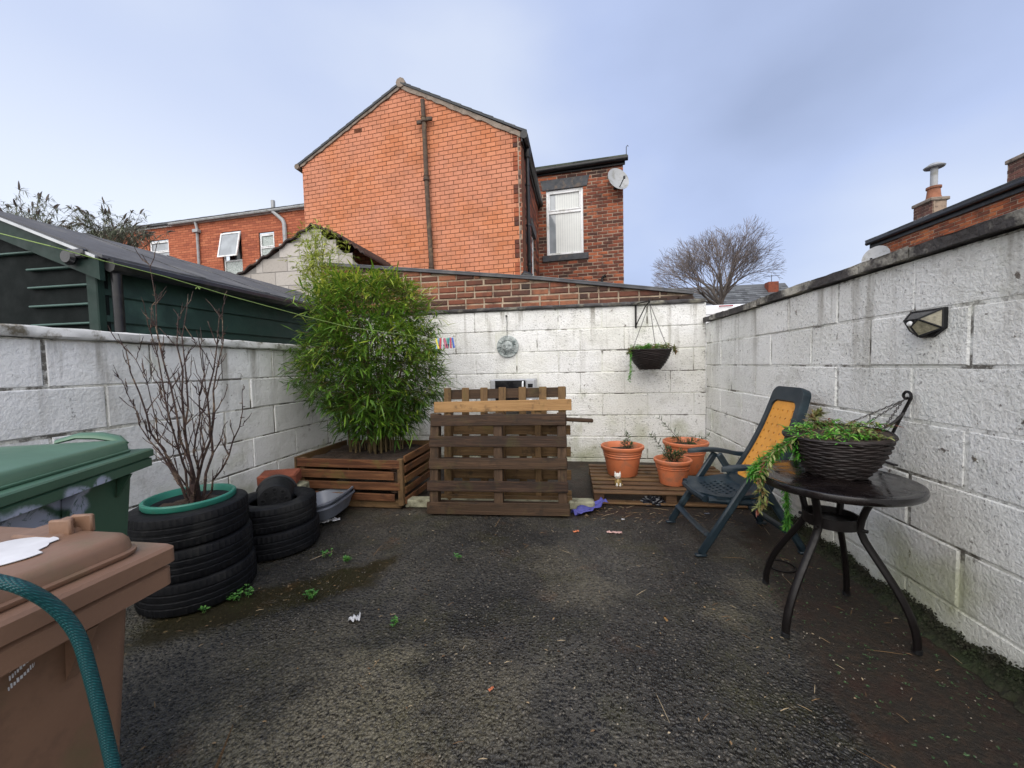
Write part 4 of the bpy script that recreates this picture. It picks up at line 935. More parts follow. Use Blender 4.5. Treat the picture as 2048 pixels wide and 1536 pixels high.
# ------------------------------------------------------------------ planter of pallet wood and its bamboo
def planter():
    t = thing('wooden_planter', 'slatted reddish wooden planter box holding the tall bamboo', 'planter', (-1.97, 3.6, 0)); x0, x1 = -2.50, -1.50; yf, yb = 3.17, 4.0
    R = random.Random(3); zs = [(.07, .135), (.165, .235), (.262, .338), (.36, .438)]
    for i, (a, b) in enumerate(zs):
        m = MB(); m.tint = .05+R.random()*.15; xe = x1 if i in (3, 1) else x1-.055
        m.bbox(((x0+xe)/2, yf+R.uniform(-.003, .003), (a+b)/2), (xe-x0, .018, b-a), .004, R=Ry(rad([.6, .2, .9, .7][i]))); m.build('front_slat', m_wood_r, t)
        if i: m = MB(); m.tint = .0; m.bbox((x1-.05, yf+.022, (a+b)/2-.02), (.09, .02, .09), .004); m.build('corner_block', m_wood_dz, t)
    m = MB(); m.bbox(((x0+x1)/2, yf+.045, .03), (x1-x0-.02, .06, .07), .006); m.build('base_rail', m_wood_d, t)
    for a_ in ((x1-.0, yf+.02, .235), (x0+.03, yf+.045, .23)): m = MB(); m.bbox(a_, (.05, .05, .42), .006); m.build('corner_post', m_wood_dz, t)
    A = Vector((x1+.03, yf+.03, 0)); B = Vector((-1.40, yb-.06, 0)); d = B-A; L = d.length; an = math.atan2(d.y, d.x)-PI/2
    for i, z in enumerate((.06, .155, .25, .345, .435)):
        m = MB(); m.tint = .05+R.random()*.25; m.bbox((A+B)/2+Vector((0, 0, z+.015)), (.018, L, .062), .004, R=Rz(an) @ Rx(rad(2.2))); m.build('side_slat', m_wood_ry, t)
    m = MB(); m.bbox(((x0+x1)/2, yb, .25), (x1-x0, .02, .4), .004); m.bbox((x0-.02, (yf+yb)/2, .25), (.02, yb-yf, .4), .004); m.build('rear_boards', m_wood_d, t)
    s = MB(); r = random.Random(2); n = 12; vs = [(x0+.02+(x1-x0-.03)*i/n, yf+.03+(yb-yf-.05)*j/n, .40+r.uniform(-.02, .02)) for j in range(n+1) for i in range(n+1)]
    s.add(vs, [[j*(n+1)+i, j*(n+1)+i+1, (j+1)*(n+1)+i+1, (j+1)*(n+1)+i] for j in range(n) for i in range(n)]); s.build('soil', m_soil, t)
planter()

def leaf(mb, p, d, L, w, R, droop=.25):
    """a lance-shaped leaf, folded along its midrib"""
    d = d.normalized(); s = d.cross(Vector((R.uniform(-.3, .3), R.uniform(-.3, .3), 1)))
    if s.length < .05: s = Vector((1, 0, 0))
    s.normalize(); n = s.cross(d).normalized(); dn = Vector((0, 0, -droop*L))
    a = p; m1 = p+d*L*.38+n*w*.0+dn*.12; m2 = p+d*L*.72+dn*.5; e = p+d*L+dn
    mb.add([a, m1+s*w*.5+n*w*.22, m1, m1-s*w*.5+n*w*.22, m2+s*w*.36+n*w*.14, m2, m2-s*w*.36+n*w*.14, e], [[0, 2, 1], [0, 3, 2], [1, 2, 5, 4], [2, 3, 6, 5], [4, 5, 7], [5, 6, 7]])

def bamboo():
    R = random.Random(77); t = thing('bamboo', 'tall bushy green bamboo clump growing in the slatted planter', 'bamboo', (-2.03, 3.72, .40))
    cu = MB(); lf = MB(); br = MB(); cx, cy = -2.03, 3.72
    # crown outline (z, centre x, half width)
    prof = [(.58, -2.0, .24), (.75, -1.98, .37), (.90, -1.99, .48), (1.0, -2.0, .58), (1.2, -1.99, .62), (1.4, -1.98, .61), (1.6, -2.0, .58), (1.75, -2.02, .54), (1.92, -2.04, .49), (2.02, -2.06, .44), (2.12, -2.07, .33), (2.20, -2.07, .16)]
    def at(z):
        for (a, x, w), (b, x2, w2) in zip(prof, prof[1:]):
            if a <= z <= b: k = (z-a)/(b-a); return x+(x2-x)*k, w+(w2-w)*k
        return prof[-1][1], .05
    for i in range(64):
        a = R.uniform(0, 2*PI); q = R.random()**.5; b = Vector((cx+.30*q*math.cos(a), cy+.20*q*math.sin(a), .38)); zt = R.uniform(1.2, 2.12); x_, w_ = at(zt)
        e = Vector((x_+(w_*.85)*q*math.cos(a), cy+min(w_, .55)*.85*q*math.sin(a), zt)); n = 7; cu.tint = R.random()
        pts = [b.lerp(e, (k/n))+Vector(((e.x-b.x), (e.y-b.y), 0))*(-.22*math.sin(PI*k/n)) for k in range(n+1)]
        cu.tube(pts, [.0085*(1-.7*k/n)*R.uniform(.8, 1.1) for k in range(n+1)], 5)
    # thin whippy side branches that reach past the crown
    def spray(p, d, L, n, size=1):
        pts = [p+d*L*k/4+Vector((0, 0, -.05*L*(k/4)**2)) for k in range(5)]; br.tube(pts, [.0022, .0018, .0015, .0012, .0008], 4)
        for k in range(n):
            q = pts[min(4, 1+int(k/n*4))]; a = R.uniform(-1.5, 1.5); dd = (Rz(a) @ d+Vector((0, 0, R.uniform(-.7, .75)))).normalized()
            lf.tint = min(1, max(0, R.gauss(.36, .24)+(.30*min(1, max(0, q.z-1.75)/.35))+(.10 if q.x > -1.6 else 0)-(.15 if q.z < 1.3 else 0))); leaf(lf, q, dd, R.uniform(.06, .16)*size, R.uniform(.010, .020)*size, R, R.choice((0, 0, .1, .3)))  # skylight put into the tint: leaves lighter towards the top, darker low down
    cnt = 0
    while cnt < 3400:
        z = R.uniform(.60, 2.18); x_, w_ = at(z); a = R.uniform(0, 2*PI); q = R.random()**.45
        lump = 1+.13*math.sin(3*a+z*7)+.08*math.sin(7*a-z*11)
        dx, dy = q*w_*lump*math.cos(a), q*min(w_, .62)*lump*math.sin(a)
        if z < .85 and R.random() < (.85-z)*2.4: continue
        # gaps between leaf masses
        if math.sin(dx*13+z*9+1)*math.sin(z*15-dx*7)*math.sin(a*4) > .6: continue
        p = Vector((x_+dx, cy+dy, z)); d = Vector((math.cos(a), math.sin(a)*.9, R.uniform(-.35, .35)+(z-1.5)*.25)).normalized()
        spray(p, d, R.uniform(.05, .15), R.randint(4, 6)); cnt += 1
    for i in range(26):   # outliers
        z = R.uniform(.9, 2.12); x_, w_ = at(z); sd = R.choice((-1, -1, 1)); p = Vector((x_+sd*w_*R.uniform(.85, 1.05), cy+R.uniform(-.3, .3), z)); spray(p, Vector((sd, R.uniform(-.3, .3), R.uniform(-.1, .4))).normalized(), R.uniform(.1, .24), 7)
    # low drooping sprays seen against the walls
    for (px, py, Y) in ((600, 780, 3.6), (630, 800, 3.55), (690, 850, 3.5), (620, 820, 3.7), (800, 880, 3.6), (830, 860, 3.6), (845, 800, 3.55), (870, 700, 3.6), (640, 755, 3.4), (780, 840, 3.4), (880, 740, 3.7)):
        p = onY(px, py, Y); o = p+Vector((-.22 if px > 745 else .22, .1, .1)); spray(o, (p-o).normalized(), .26, 11, 1.1)
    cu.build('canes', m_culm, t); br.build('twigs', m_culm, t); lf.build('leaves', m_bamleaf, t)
bamboo()

def pale_bamboo():
    R = random.Random(9); b = Vector((-2.62, 4.55, .3)); t = thing('pale_bamboo', 'thin yellow green bamboo rising behind the bushy one, against the grey gable', 'bamboo', (b.x, b.y, 0))
    st = MB(); lf = MB(); Y = 4.60
    root = onY(634, 620, Y)
    for (tx, ty, n) in ((640, 450, 12), (628, 446, 12), (612, 455, 10), (655, 452, 10), (596, 500, 8), (672, 470, 8), (590, 520, 8), (604, 470, 8), (648, 470, 9), (684, 490, 6), (620, 480, 9), (664, 500, 8), (700, 500, 5), (636, 500, 8)):
        e = onY(tx, ty, Y+R.uniform(-.15, .15)); a = root+Vector((R.uniform(-.04, .04), R.uniform(-.05, .05), R.uniform(-.3, .25))); md = a.lerp(e, .5)+Vector(((e.x-a.x)*-.12, 0, .08))
        pts = [(1-u)**2*a+2*u*(1-u)*md+u*u*e for u in [k/8 for k in range(9)]]; st.tube(pts, [.0085-.007*k/8 for k in range(9)], 4)
        for k in range(n*5):
            u = R.uniform(.3, 1); i = min(8, int(u*8)); d = Vector((R.uniform(-1, 1), R.uniform(-.6, .6), R.uniform(-.3, .9))).normalized(); q = pts[i]; L = R.uniform(.05, .16); q2 = q+d*L
            st.tube([q, q.lerp(q2, .5)+Vector((0, 0, .012)), q2], [.002, .0015, .0008], 3); lf.tint = R.random()
            for _ in range(2): leaf(lf, q2, (d+Vector((R.uniform(-.8, .8), 0, R.uniform(-.6, .3)))), R.uniform(.045, .10), .014, R)
    st.tube([Vector((b.x, b.y, 0)), Vector((b.x, b.y, 0)).lerp(root, .6), root, root+Vector((0, 0, .25))], [.016, .013, .010, .008], 6)
    e = onY(712, 560, 4.5); a = onY(722, 610, 4.5); st.tube([a, e], [.005, .003], 4)
    for k in range(22): q = a.lerp(e, R.uniform(.2, 1)); leaf(lf, q, Vector((R.uniform(-1, 1), R.uniform(-.5, .5), R.uniform(0, 1))), R.uniform(.05, .10), .012, R)
    st.build('stems', m_yelleaf, t); lf.build('leaves', m_yelleaf, t)
pale_bamboo()

# ------------------------------------------------------------------ leaning pallets
def leaning(name, label, base, rz, lean, parts):
    t = thing('wooden_pallet', label, 'pallet', base, rz, 'wooden pallets leaning on edge'); M = TR(base, rz, Rx(-lean).to_4x4())
    for (nm, mt, c, d, tint, rot) in parts:
        m = MB(M); m.tint = tint; m.bbox(c, d, .004, R=Ry(rad(rot))); m.build(nm, mt, t)
    return t
def pal_front():
    R = random.Random(6); W = 1.20; P = []
    for i, (z, h, x0, x1) in enumerate(((.055, .10, -.60, .60), (.238, .088, -.60, .59), (.425, .090, -.585, .585), (.61, .092, -.585, .585), (.79, .095, -.575, .58))):
        P.append(('slat', m_wood_d, ((x0+x1)/2, -.055+R.uniform(-.002, .002), z), (x1-x0, .020, h), R.random()*.12, R.uniform(-.5, .5)-.3))
    for x in (-.545, .01, .545):
        P.append(('stringer', m_wood_dz, (x, .0, .43), (.075, .09, .84), .08, R.uniform(-.4, .4)))
    for z in (.05, .42, .79): P.append(('rear_slat', m_wood_d, (0, .056, z), (W-.02, .018, .09), .0, 0))
    return P
leaning('a', 'dark wet pallet leaning in front of the others, its five slats level', (-.62, 3.135, .0), rad(2.0), rad(7), pal_front())
P = [('top_slat', m_wood_l, (-.015, -.052, .885), (1.25, .020, .10), .25, -.6)]
for z in (.080, .262, .470, .665): P.append(('rear_slat', m_wood_m, (0.02, .052, z), (1.16, .018, .088), .2, .3))
for x in (-.51, -.02, .31, .53): P.append(('stringer', m_wood_mz, (x, 0, .46), (.055, .085, .91), .2, 0))
P += [('low_slat', m_wood_m, (0, -.052, .05), (1.2, .018, .09), .1, .3), ('upper_slat', m_wood_m, (0, .052, .87), (1.14, .018, .06), .1, .3)]
leaning('b', 'middle pallet with one pale yellow top slat showing over the dark pallet', (-.60, 3.36, 0), rad(2.0), rad(6), P)
P = []
for x in (-.515, -.335, -.15, .03, .225, .42, .60): P.append(('upright_slat', m_wood_mz, (x+(-.0), -.052, .52), (.072, .018, 1.04), .1+.25*(abs(x*7) % 1), R0 if False else 0))
for z in (.98, .52, .06): P.append(('cross_rail', m_wood_d, (.045, 0, z), (1.19, .085, .095), .1, -.6))
leaning('c', 'rearmost pallet stood on end, with seven upright slats, in front of the microwave', (-.68, 3.62, 0), rad(1.0), rad(5), P)
m = MB(); a = onY(1100, 838, 3.42); b = onY(1186, 846, 3.42); m.tint = .1; m.bbox((a+b)/2-(b-a)*.8, ((b-a).length*2.6, .05, .032), .008, R=Ry(rad(3))); tag(m.build('wooden_stick', m_wood_d), 'thin dark stick of wood poking out to the right between the pallets', 'stick')

# microwave on its stand
def microwave():
    Y = 4.60; a = onY(980, 760, Y); b = onY(1071, 812, Y); W = b.x-a.x; hh = a.z-b.z; z0 = b.z
    t = thing('microwave', 'silver microwave with black door, standing behind the pallets by the back wall', 'microwave', ((a.x+b.x)/2, Y+.15, z0)); c = Vector(((a.x+b.x)/2, Y, z0+hh/2))
    m = MB(); m.bbox(c+Vector((0, .155, 0)), (W, .30, hh), .008); m.build('casing', m_silver, t)
    d = MB(); dx0, dx1 = a.x+W*.115, a.x+W*.79; d.bbox(((dx0+dx1)/2, Y-.002, c.z), (dx1-dx0, .014, hh-.02), .004); dd = d.build('door', m_dglass, t)
    h = MB(); hx = a.x+W*.735; h.tube([(hx, Y-.01, c.z-hh*.42), (hx, Y-.035, c.z-hh*.36), (hx, Y-.035, c.z+hh*.36), (hx, Y-.01, c.z+hh*.42)], .011, 8); h.build('handle', m_white, dd, smooth='auto')
    p = MB(); px = a.x+W*.895; p.bbox((px, Y, c.z), (W*.19, .012, hh-.02), .004); pp = p.build('control_panel', m_silver, t)
    q = MB(); q.bbox((px, Y-.008, c.z+hh*.27), (W*.11, .006, hh*.14), .002); q.build('display', m_dglass, pp)
    q = MB()
    for i in range(3):
        for j in range(3): q.bbox((px+(i-1)*.025, Y-.008, c.z+hh*.08-j*.026), (.016, .006, .014), .002)
    q.build('button', m_dishm, pp)
    q = MB(); q.lathe([(.03, 0), (.03, .014), (.026, .018), (0, .018)], (px, Y-.006, c.z-hh*.33), 18, R=Rx(PI/2)); q.build('dial', m_white, pp, smooth='auto')
    s = thing('work_bench', 'plain wooden bench under the microwave, hidden behind the pallets', 'bench', (c.x, Y+.16, 0)); k = MB(); k.bbox((c.x+.02, Y+.17, z0-.016), (.62, .32, .028), .004); k.build('bench_top', m_wood_m, s)
    for sx in (-.2, .24):
        for sy in (.05, .29): k = MB(); k.bbox((c.x+sx, Y+sy, (z0-.03)/2), (.045, .045, z0-.032), .004); k.build('leg', m_wood_mz, s)
microwave()

# concrete kerb strip the pallets stand on
for (x0, x1, lab) in ((-1.49, -1.10, 'short mossy kerb stone between planter and pallet'), (-1.08, -.05, 'long pale kerb stone running under the leaning pallets'), (-.03, .19, 'pale kerb stone between the leaning pallets and the flat pallet')):
    y = 3.28+(x0+1.4)*.05; k = MB(); k.bbox(((x0+x1)/2, y, .03), (x1-x0, .11, .075), .012, R=Rz(.05)); tag(k.build('kerb_stone', m_kerb), lab, 'kerb', 'kerb stones in front of the back bed')

# flat pallet with pots
def flat_pallet():
    x0, x1 = .19, 1.52; y0, y1 = 3.43, 4.40; t = thing('wooden_pallet', 'flat pallet on the ground carrying the terracotta pots', 'pallet', ((x0+x1)/2, 3.9, 0)); R = random.Random(8); n = 8
    for i in range(n):
        k = i/(n-1); y = y0+.04+(y1-y0-.08)*k; m = MB(); m.tint = .1+.3*R.random(); m.bbox(((x0+x1)/2, y, .105), (x1-x0, .072, .017), .004, R=Rz(R.uniform(-.006, .006))); m.build('slat', m_wood_low, t)
    for x in (x0+.05, (x0+x1)/2, x1-.05):
        m = MB(); m.tint = 0; m.bbox((x, (y0+y1)/2+.01, .058), (.09, y1-y0-.02, .072), .004); m.build('bearer', m_wood_low, t)
    m = MB(); m.tint = .3; m.bbox(((x0+x1)/2, y0+.04, .013), (x1-x0, .075, .018), .004); m.build('bottom_board', m_wood_low, t)
    m = MB(); m.bbox(((x0+x1)/2, y1-.04, .013), (x1-x0, .075, .018), .004); m.build('bottom_board', m_wood_low, t)
flat_pallet()
PZ = .1145
pots = [('terracotta pot at the left end of the flat pallet, behind the cat ornament', (.515, 4.02, PZ), .215, .30), ('terracotta pot at the back right of the flat pallet, nearest the wall corner', (1.165, 4.16, PZ), .222, .32), ('small front terracotta pot on the flat pallet, beside the chair', (.935, 3.74, PZ), .168, .235)]
PO = [pot('terracotta_pot', l, c, r, h, m_terr, group='ribbed terracotta pots on the flat pallet') for l, c, r, h in pots]
def conifer(label, base, sprigs, seed, cat='seedling'):
    R = random.Random(seed); t = thing('conifer_seedling', label, cat, base); st = MB(); lf = MB(); b = Vector(base)
    for (e, dens) in sprigs:
        e = b+Vector(e); md = b.lerp(e, .5)+Vector((0, 0, .02)); n = 12; pts = [(1-u)**2*b+2*u*(1-u)*md+u*u*e for u in [k/n for k in range(n+1)]]; st.tube(pts, [.0035-.0025*k/n for k in range(n+1)], 5)
        for k in range(2, n+1):
            for s_ in range(dens):
                d = (pts[k]-pts[k-1]).normalized(); sd = (d.cross(Vector((R.uniform(-1, 1), R.uniform(-1, 1), R.uniform(-1, 1))))).normalized(); L = (.03+.05*(1-k/n))*R.uniform(.6, 1.2); q = pts[k]; q2 = q+(d*.7+sd).normalized()*L; st.tube([q, q2], [.0014, .0008], 3)
                for j in range(7): lf.tint = R.random()**1.3; p = q.lerp(q2, (j+1)/7); leaf(lf, p, (q2-q).normalized()+(sd.cross(d))*R.choice((-.8, .8))+Vector((0, 0, .2)), .017, .0055, R, 0)
    st.build('stem', m_stem, t); lf.build('leaves', m_conleaf, t)
conifer('small upright conifer sprig in the left terracotta pot', (.56, 3.98, PZ+.235), [((.01, 0, .19), 2), ((-.03, 0, .10), 2), ((.05, 0, .07), 2)], 1)
conifer('dark spreading conifer sprig in the back right terracotta pot', (1.15, 4.10, PZ+.26), [((-.26, -.02, .30), 2), ((.22, 0, .12), 2), ((-.12, 0, .10), 3), ((.05, -.05, .07), 3)], 2)
conifer('bushy light green conifer sprig in the small front terracotta pot', (.94, 3.72, PZ+.18), [((-.20, 0, .27), 3), ((-.05, -.03, .16), 4), ((.08, -.02, .13), 4), ((.02, 0, .11), 4), ((-.08, 0, .08), 3)], 3)

# little cat ornament on the pallet
def cat():
    b = onZ(1237, 972, PZ); b.y += .02; t = thing('cat_figurine', 'tiny white and gold cat ornament sitting on the flat pallet', 'figurine', (b.x, b.y, PZ)); s = 1.15
    m = MB(); m.lathe([(.0, .0), (.026*s, .003), (.030*s, .018*s), (.028*s, .035*s), (.020*s, .052*s), (.013*s, .062*s), (0, .064*s)], b, 16); m.build('body', m_catg, t, smooth='auto')
    m = MB(); hc = b+Vector((-.006, -.006, .080*s)); m.lathe([(0, -.024*s), (.016*s, -.020*s), (.026*s, -.006*s), (.026*s, .006*s), (.018*s, .018*s), (0, .023*s)], hc, 16); hd = m.build('head', m_catw, t, smooth='auto')
    for sx in (-1, 1):
        e = MB(); p = hc+Vector((sx*.016*s, 0, .012*s)); e.add([p+Vector((-.010, -.005, 0)), p+Vector((.010, -.005, 0)), p+Vector((.010, .007, 0)), p+Vector((-.010, .007, 0)), p+Vector((sx*.005, 0, .026*s))], [[0, 1, 4], [1, 2, 4], [2, 3, 4], [3, 0, 4]]); e.build('ear', m_catw, hd)
        e = MB(); e.bbox(hc+Vector((sx*.009, -.025*s, .002)), (.006, .004, .006), .001); e.build('eye', m_black, hd)
        e = MB(); e.lathe([(.0, .0), (.010, .002), (.011, .008), (.007, .03), (0, .032)], b+Vector((sx*.014, -.026, 0)), 10); e.build('paw', m_catw, t, smooth='auto')
    e = MB(); e.lathe([(0, -.006), (.005, 0), (0, .006)], hc+Vector((0, -.027*s, -.006)), 8); e.build('nose', m_terr, hd)
    tl = MB(); tl.tube([b+Vector((.02, .02, .008)), b+Vector((.038, .0, .008)), b+Vector((.036, -.02, .010))], [.008, .007, .005], 8); tl.build('tail', m_catg, t, smooth='auto')
cat()
# ------------------------------------------------------------------ garden chair
def chair():
    base = (.785, 2.83, 0); rz = .10
    t = thing('garden_chair', 'dark green reclining garden chair with an amber woven back, beside the round table', 'chair', base, rz); M = TR(base, rz)
    W = .265
    def beam(mb, a, b, w, d, bev=.006):
        """flat bar from a to b in the local s-z plane; w across, d thickness"""
        a, b = Vector(a), Vector(b); x = (b-a); L = x.length; x.normalize(); y = Vector((0, 1, 0)); z = x.cross(y).normalized(); y = z.cross(x); R = Matrix((x, y, z)).transposed(); mb.bbox((a+b)/2, (L, w, d), bev, R=R)
    for s, nm in ((-1, 'near'), (1, 'far')):
        y = s*W
        m = MB(M); beam(m, (.0, y, .012), (.335, y, .545), .030, .050, .010); m.bbox((.0, y, .008), (.07, .036, .016), .005); m.build('front_leg', m_chair, t, smooth='auto')
        m = MB(M); beam(m, (.345, y-s*.034, .545), (.665, y-s*.034, .012), .028, .048, .010); m.bbox((.665, y-s*.034, .008), (.07, .036, .016), .005); m.build('rear_leg', m_chair, t, smooth='auto')
        # armrest, gently arched, rounded front
        m = MB(M); n = 14; rows = []
        for i in range(n+1):
            u = i/n; x = .13+.47*u; z = .572+.022*math.sin(PI*min(1, u*1.3))-.03*u; hw = .030*(1-.35*u)*(math.sin(min(1, u*6+.12)*PI/2)); th = .026
            rows.append([(x, y-hw, z-th), (x, y-hw*1.02, z-.006), (x, y-hw*.7, z+.004), (x, y+hw*.7, z+.004), (x, y+hw*1.02, z-.006), (x, y+hw, z-th)])
        m.add([Vector(p) for r in rows for p in r], [[i*6+k, (i+1)*6+k, (i+1)*6+(k+1) % 6, i*6+(k+1) % 6] for i in range(n) for k in range(6)]+[list(range(6)), [n*6+k for k in range(6)][::-1]]); m.build('armrest', m_chair, t, smooth='auto')
    m = MB(M); beam(m, (.062, -W+.0, .13), (.062, W, .13), .026, .05, .006)
    m = MB(M); pts = [(.055, -W+.012, .135), (.075, -.10, .105), (.075, .10, .105), (.055, W-.012, .135)]; m.tube(pts, [.030, .026, .026, .030], 8, flat=.45); m.build('front_stretcher', m_chair, t, smooth='auto')
    m = MB(M); m.bbox((.575, 0, .135), (.045, 2*W-.10, .030), .008); m.build('rear_stretcher', m_chair, t)
    m = MB(M); m.bbox((.34, 0, .335), (.03, 2*W-.02, .03), .008); m.build('seat_support', m_chair, t)
    # seat: dished shell with small slots
    m = MB(M); nx_, ny_ = 22, 21; sw = .232; top = []; holes = set()
    for i in range(5, 15, 2):
        for j in range(5, 16, 2): holes.add((i, j+(1 if (i//2) % 2 else 0)))
    def sz(u, v): return .372-.022*math.exp(-((u-.35)/.3)**2)+.020*abs(v)**2.2-.050*max(0, .16-u)**1.0*2.2-.035*max(0, u-.8)
    for k, off in ((0, 0), (1, -.020)):
        vs = []
        for i in range(nx_+1):
            for j in range(ny_+1):
                u = i/nx_; v = j/ny_*2-1; wd = sw*min(1, .55+u*3.2) if u < .14 else sw; vs.append(Vector((.065+.40*u, v*wd, sz(u, v)+off)))
        top.append(vs)
    q = lambda i, j: i*(ny_+1)+j; fs = []; N_ = len(top[0])
    for i in range(nx_):
        for j in range(ny_):
            if (i, j) in holes:
                a, b, c, d = q(i, j), q(i+1, j), q(i+1, j+1), q(i, j+1); fs += [[a, b, b+N_, a+N_], [b, c, c+N_, b+N_], [c, d, d+N_, c+N_], [d, a, a+N_, d+N_]]; continue
            fs.append([q(i, j), q(i+1, j), q(i+1, j+1), q(i, j+1)]); fs.append([N_+q(i, j), N_+q(i, j+1), N_+q(i+1, j+1), N_+q(i+1, j)])
    rim = [q(i, 0) for i in range(nx_)]+[q(nx_, j) for j in range(ny_)]+[q(i, ny_) for i in range(nx_, 0, -1)]+[q(0, j) for j in range(ny_, 0, -1)]
    fs += [[rim[i], rim[(i+1) % len(rim)], rim[(i+1) % len(rim)]+N_, rim[i]+N_] for i in range(len(rim))]
    m.add(top[0]+top[1], fs); m.build('seat', m_chair, t, smooth='auto')
    m = MB(M)
    for s in (-1, 1): m.tube([(.075, s*.20, .345), (.25, s*.225, .335), (.46, s*.225, .33)], .022, 8)
    m.tube([(.07, -.17, .338), (.058, 0, .335), (.07, .17, .338)], .022, 8); m.build('seat_rim', m_chair, t, smooth='auto')
    # reclined back: frame with rounded corners around a woven panel
    b0 = Vector((.40, 0, .36)); b1 = Vector((.715, 0, 1.06)); up = (b1-b0); Lb = up.length; up.normalize(); nn = Vector((-up.z, 0, up.x)); nn = -nn if nn.x > 0 else nn; yv = Vector((0, 1, 0))
    def P(v, h, o=0):
        bend = .030*math.sin(PI*h)*-1; return b0+up*(h*Lb)+yv*v+nn*(o+bend)
    def hw(h): return .215-.055*h
    def outline(shr, r, h0, h1):
        pts = []; K = 8
        for cx_, cy_, a0 in ((1, 1, 0), (-1, 1, 90), (-1, 0, 180), (1, 0, 270)):
            for k in range(K+1):
                a = rad(a0+90*k/K); hc = (h1-r/Lb if cy_ else h0+r/Lb); hh = hc+math.sin(a)*r/Lb; w = hw(hh)-shr; pts.append((cx_*(w-r)+math.cos(a)*r, hh))
            if a0 == 0: pass
            if a0 in (90, 270):
                s_ = (h1-h0-2*r/Lb); rng = [1-i/8 for i in range(1, 8)] if a0 == 90 else [i/8 for i in range(1, 8)]
                for u in rng: hh = h0+r/Lb+s_*u; pts.append(((-1 if a0 == 90 else 1)*(hw(hh)-shr), hh))
        return pts
    oo = outline(0, .055, 0.0, 1.0); ii = outline(.048, .045, .085, .865); n = len(oo); m = MB(M)
    L1 = [P(v, h, -.045) for v, h in oo]; L2 = [P(v, h, -.006) for v, h in oo]; L2b = [P(v*.97, .5+(h-.5)*.99, .008) for v, h in oo]; L3 = [P(v*1.03, .475+(h-.475)*1.012, .008) for v, h in ii]; L4 = [P(v, h, -.004) for v, h in ii]; L5 = [P(v, h, -.03) for v, h in ii]
    rings = [L1, L2, L2b, L3, L4, L5, L1]; vs = [p for r in rings[:6] for p in r]; fs = []
    for j in range(6):
        j2 = (j+1) % 6
        for k in range(n): fs.append([j*n+k, j*n+(k+1) % n, j2*n+(k+1) % n, j2*n+k])
    m.add(vs, fs); m.build('back_frame', m_chair, t, smooth='auto')
    # woven panel with square holes
    m = MB(M); nv, nh = 19, 43; inside = lambda v, h: (abs(v) < hw(h)-.049)
    dk = MB(M)
    for a in range(nv):
        for b in range(nh):
            v0_, v1_ = -.5+a/nv, -.5+(a+1)/nv; h0, h1 = .087+.776*b/nh, .087+.776*(b+1)/nh; hole = (a % 4 == 1) and (b % 4 == 2 if (a//4) % 1 == 0 else 0) and 2 <= b < nh-1
            W2 = lambda h: 2*(hw(h)-.0485)
            # rounded corners: shrink near the ends
            sh = lambda h: 1-.18*max(0, (h-.80)/.063)**2-.15*max(0, (.13-h)/.043)**2
            ba = 0
            q_ = [P(v0_*W2(h0)*sh(h0), h0, ba-.004), P(v1_*W2(h0)*sh(h0), h0, ba-.004), P(v1_*W2(h1)*sh(h1), h1, ba-.004), P(v0_*W2(h1)*sh(h1), h1, ba-.004)]
            if hole: continue
            m.tint = .3; m.add(q_+[x-Vector((0, 0, 0))-nn*.008*1 for x in q_], [[0, 1, 2, 3], [7, 6, 5, 4], [0, 4, 5, 1], [1, 5, 6, 2], [2, 6, 7, 3], [3, 7, 4, 0]])
    m.build('woven_panel', m_orange, t)
chair()

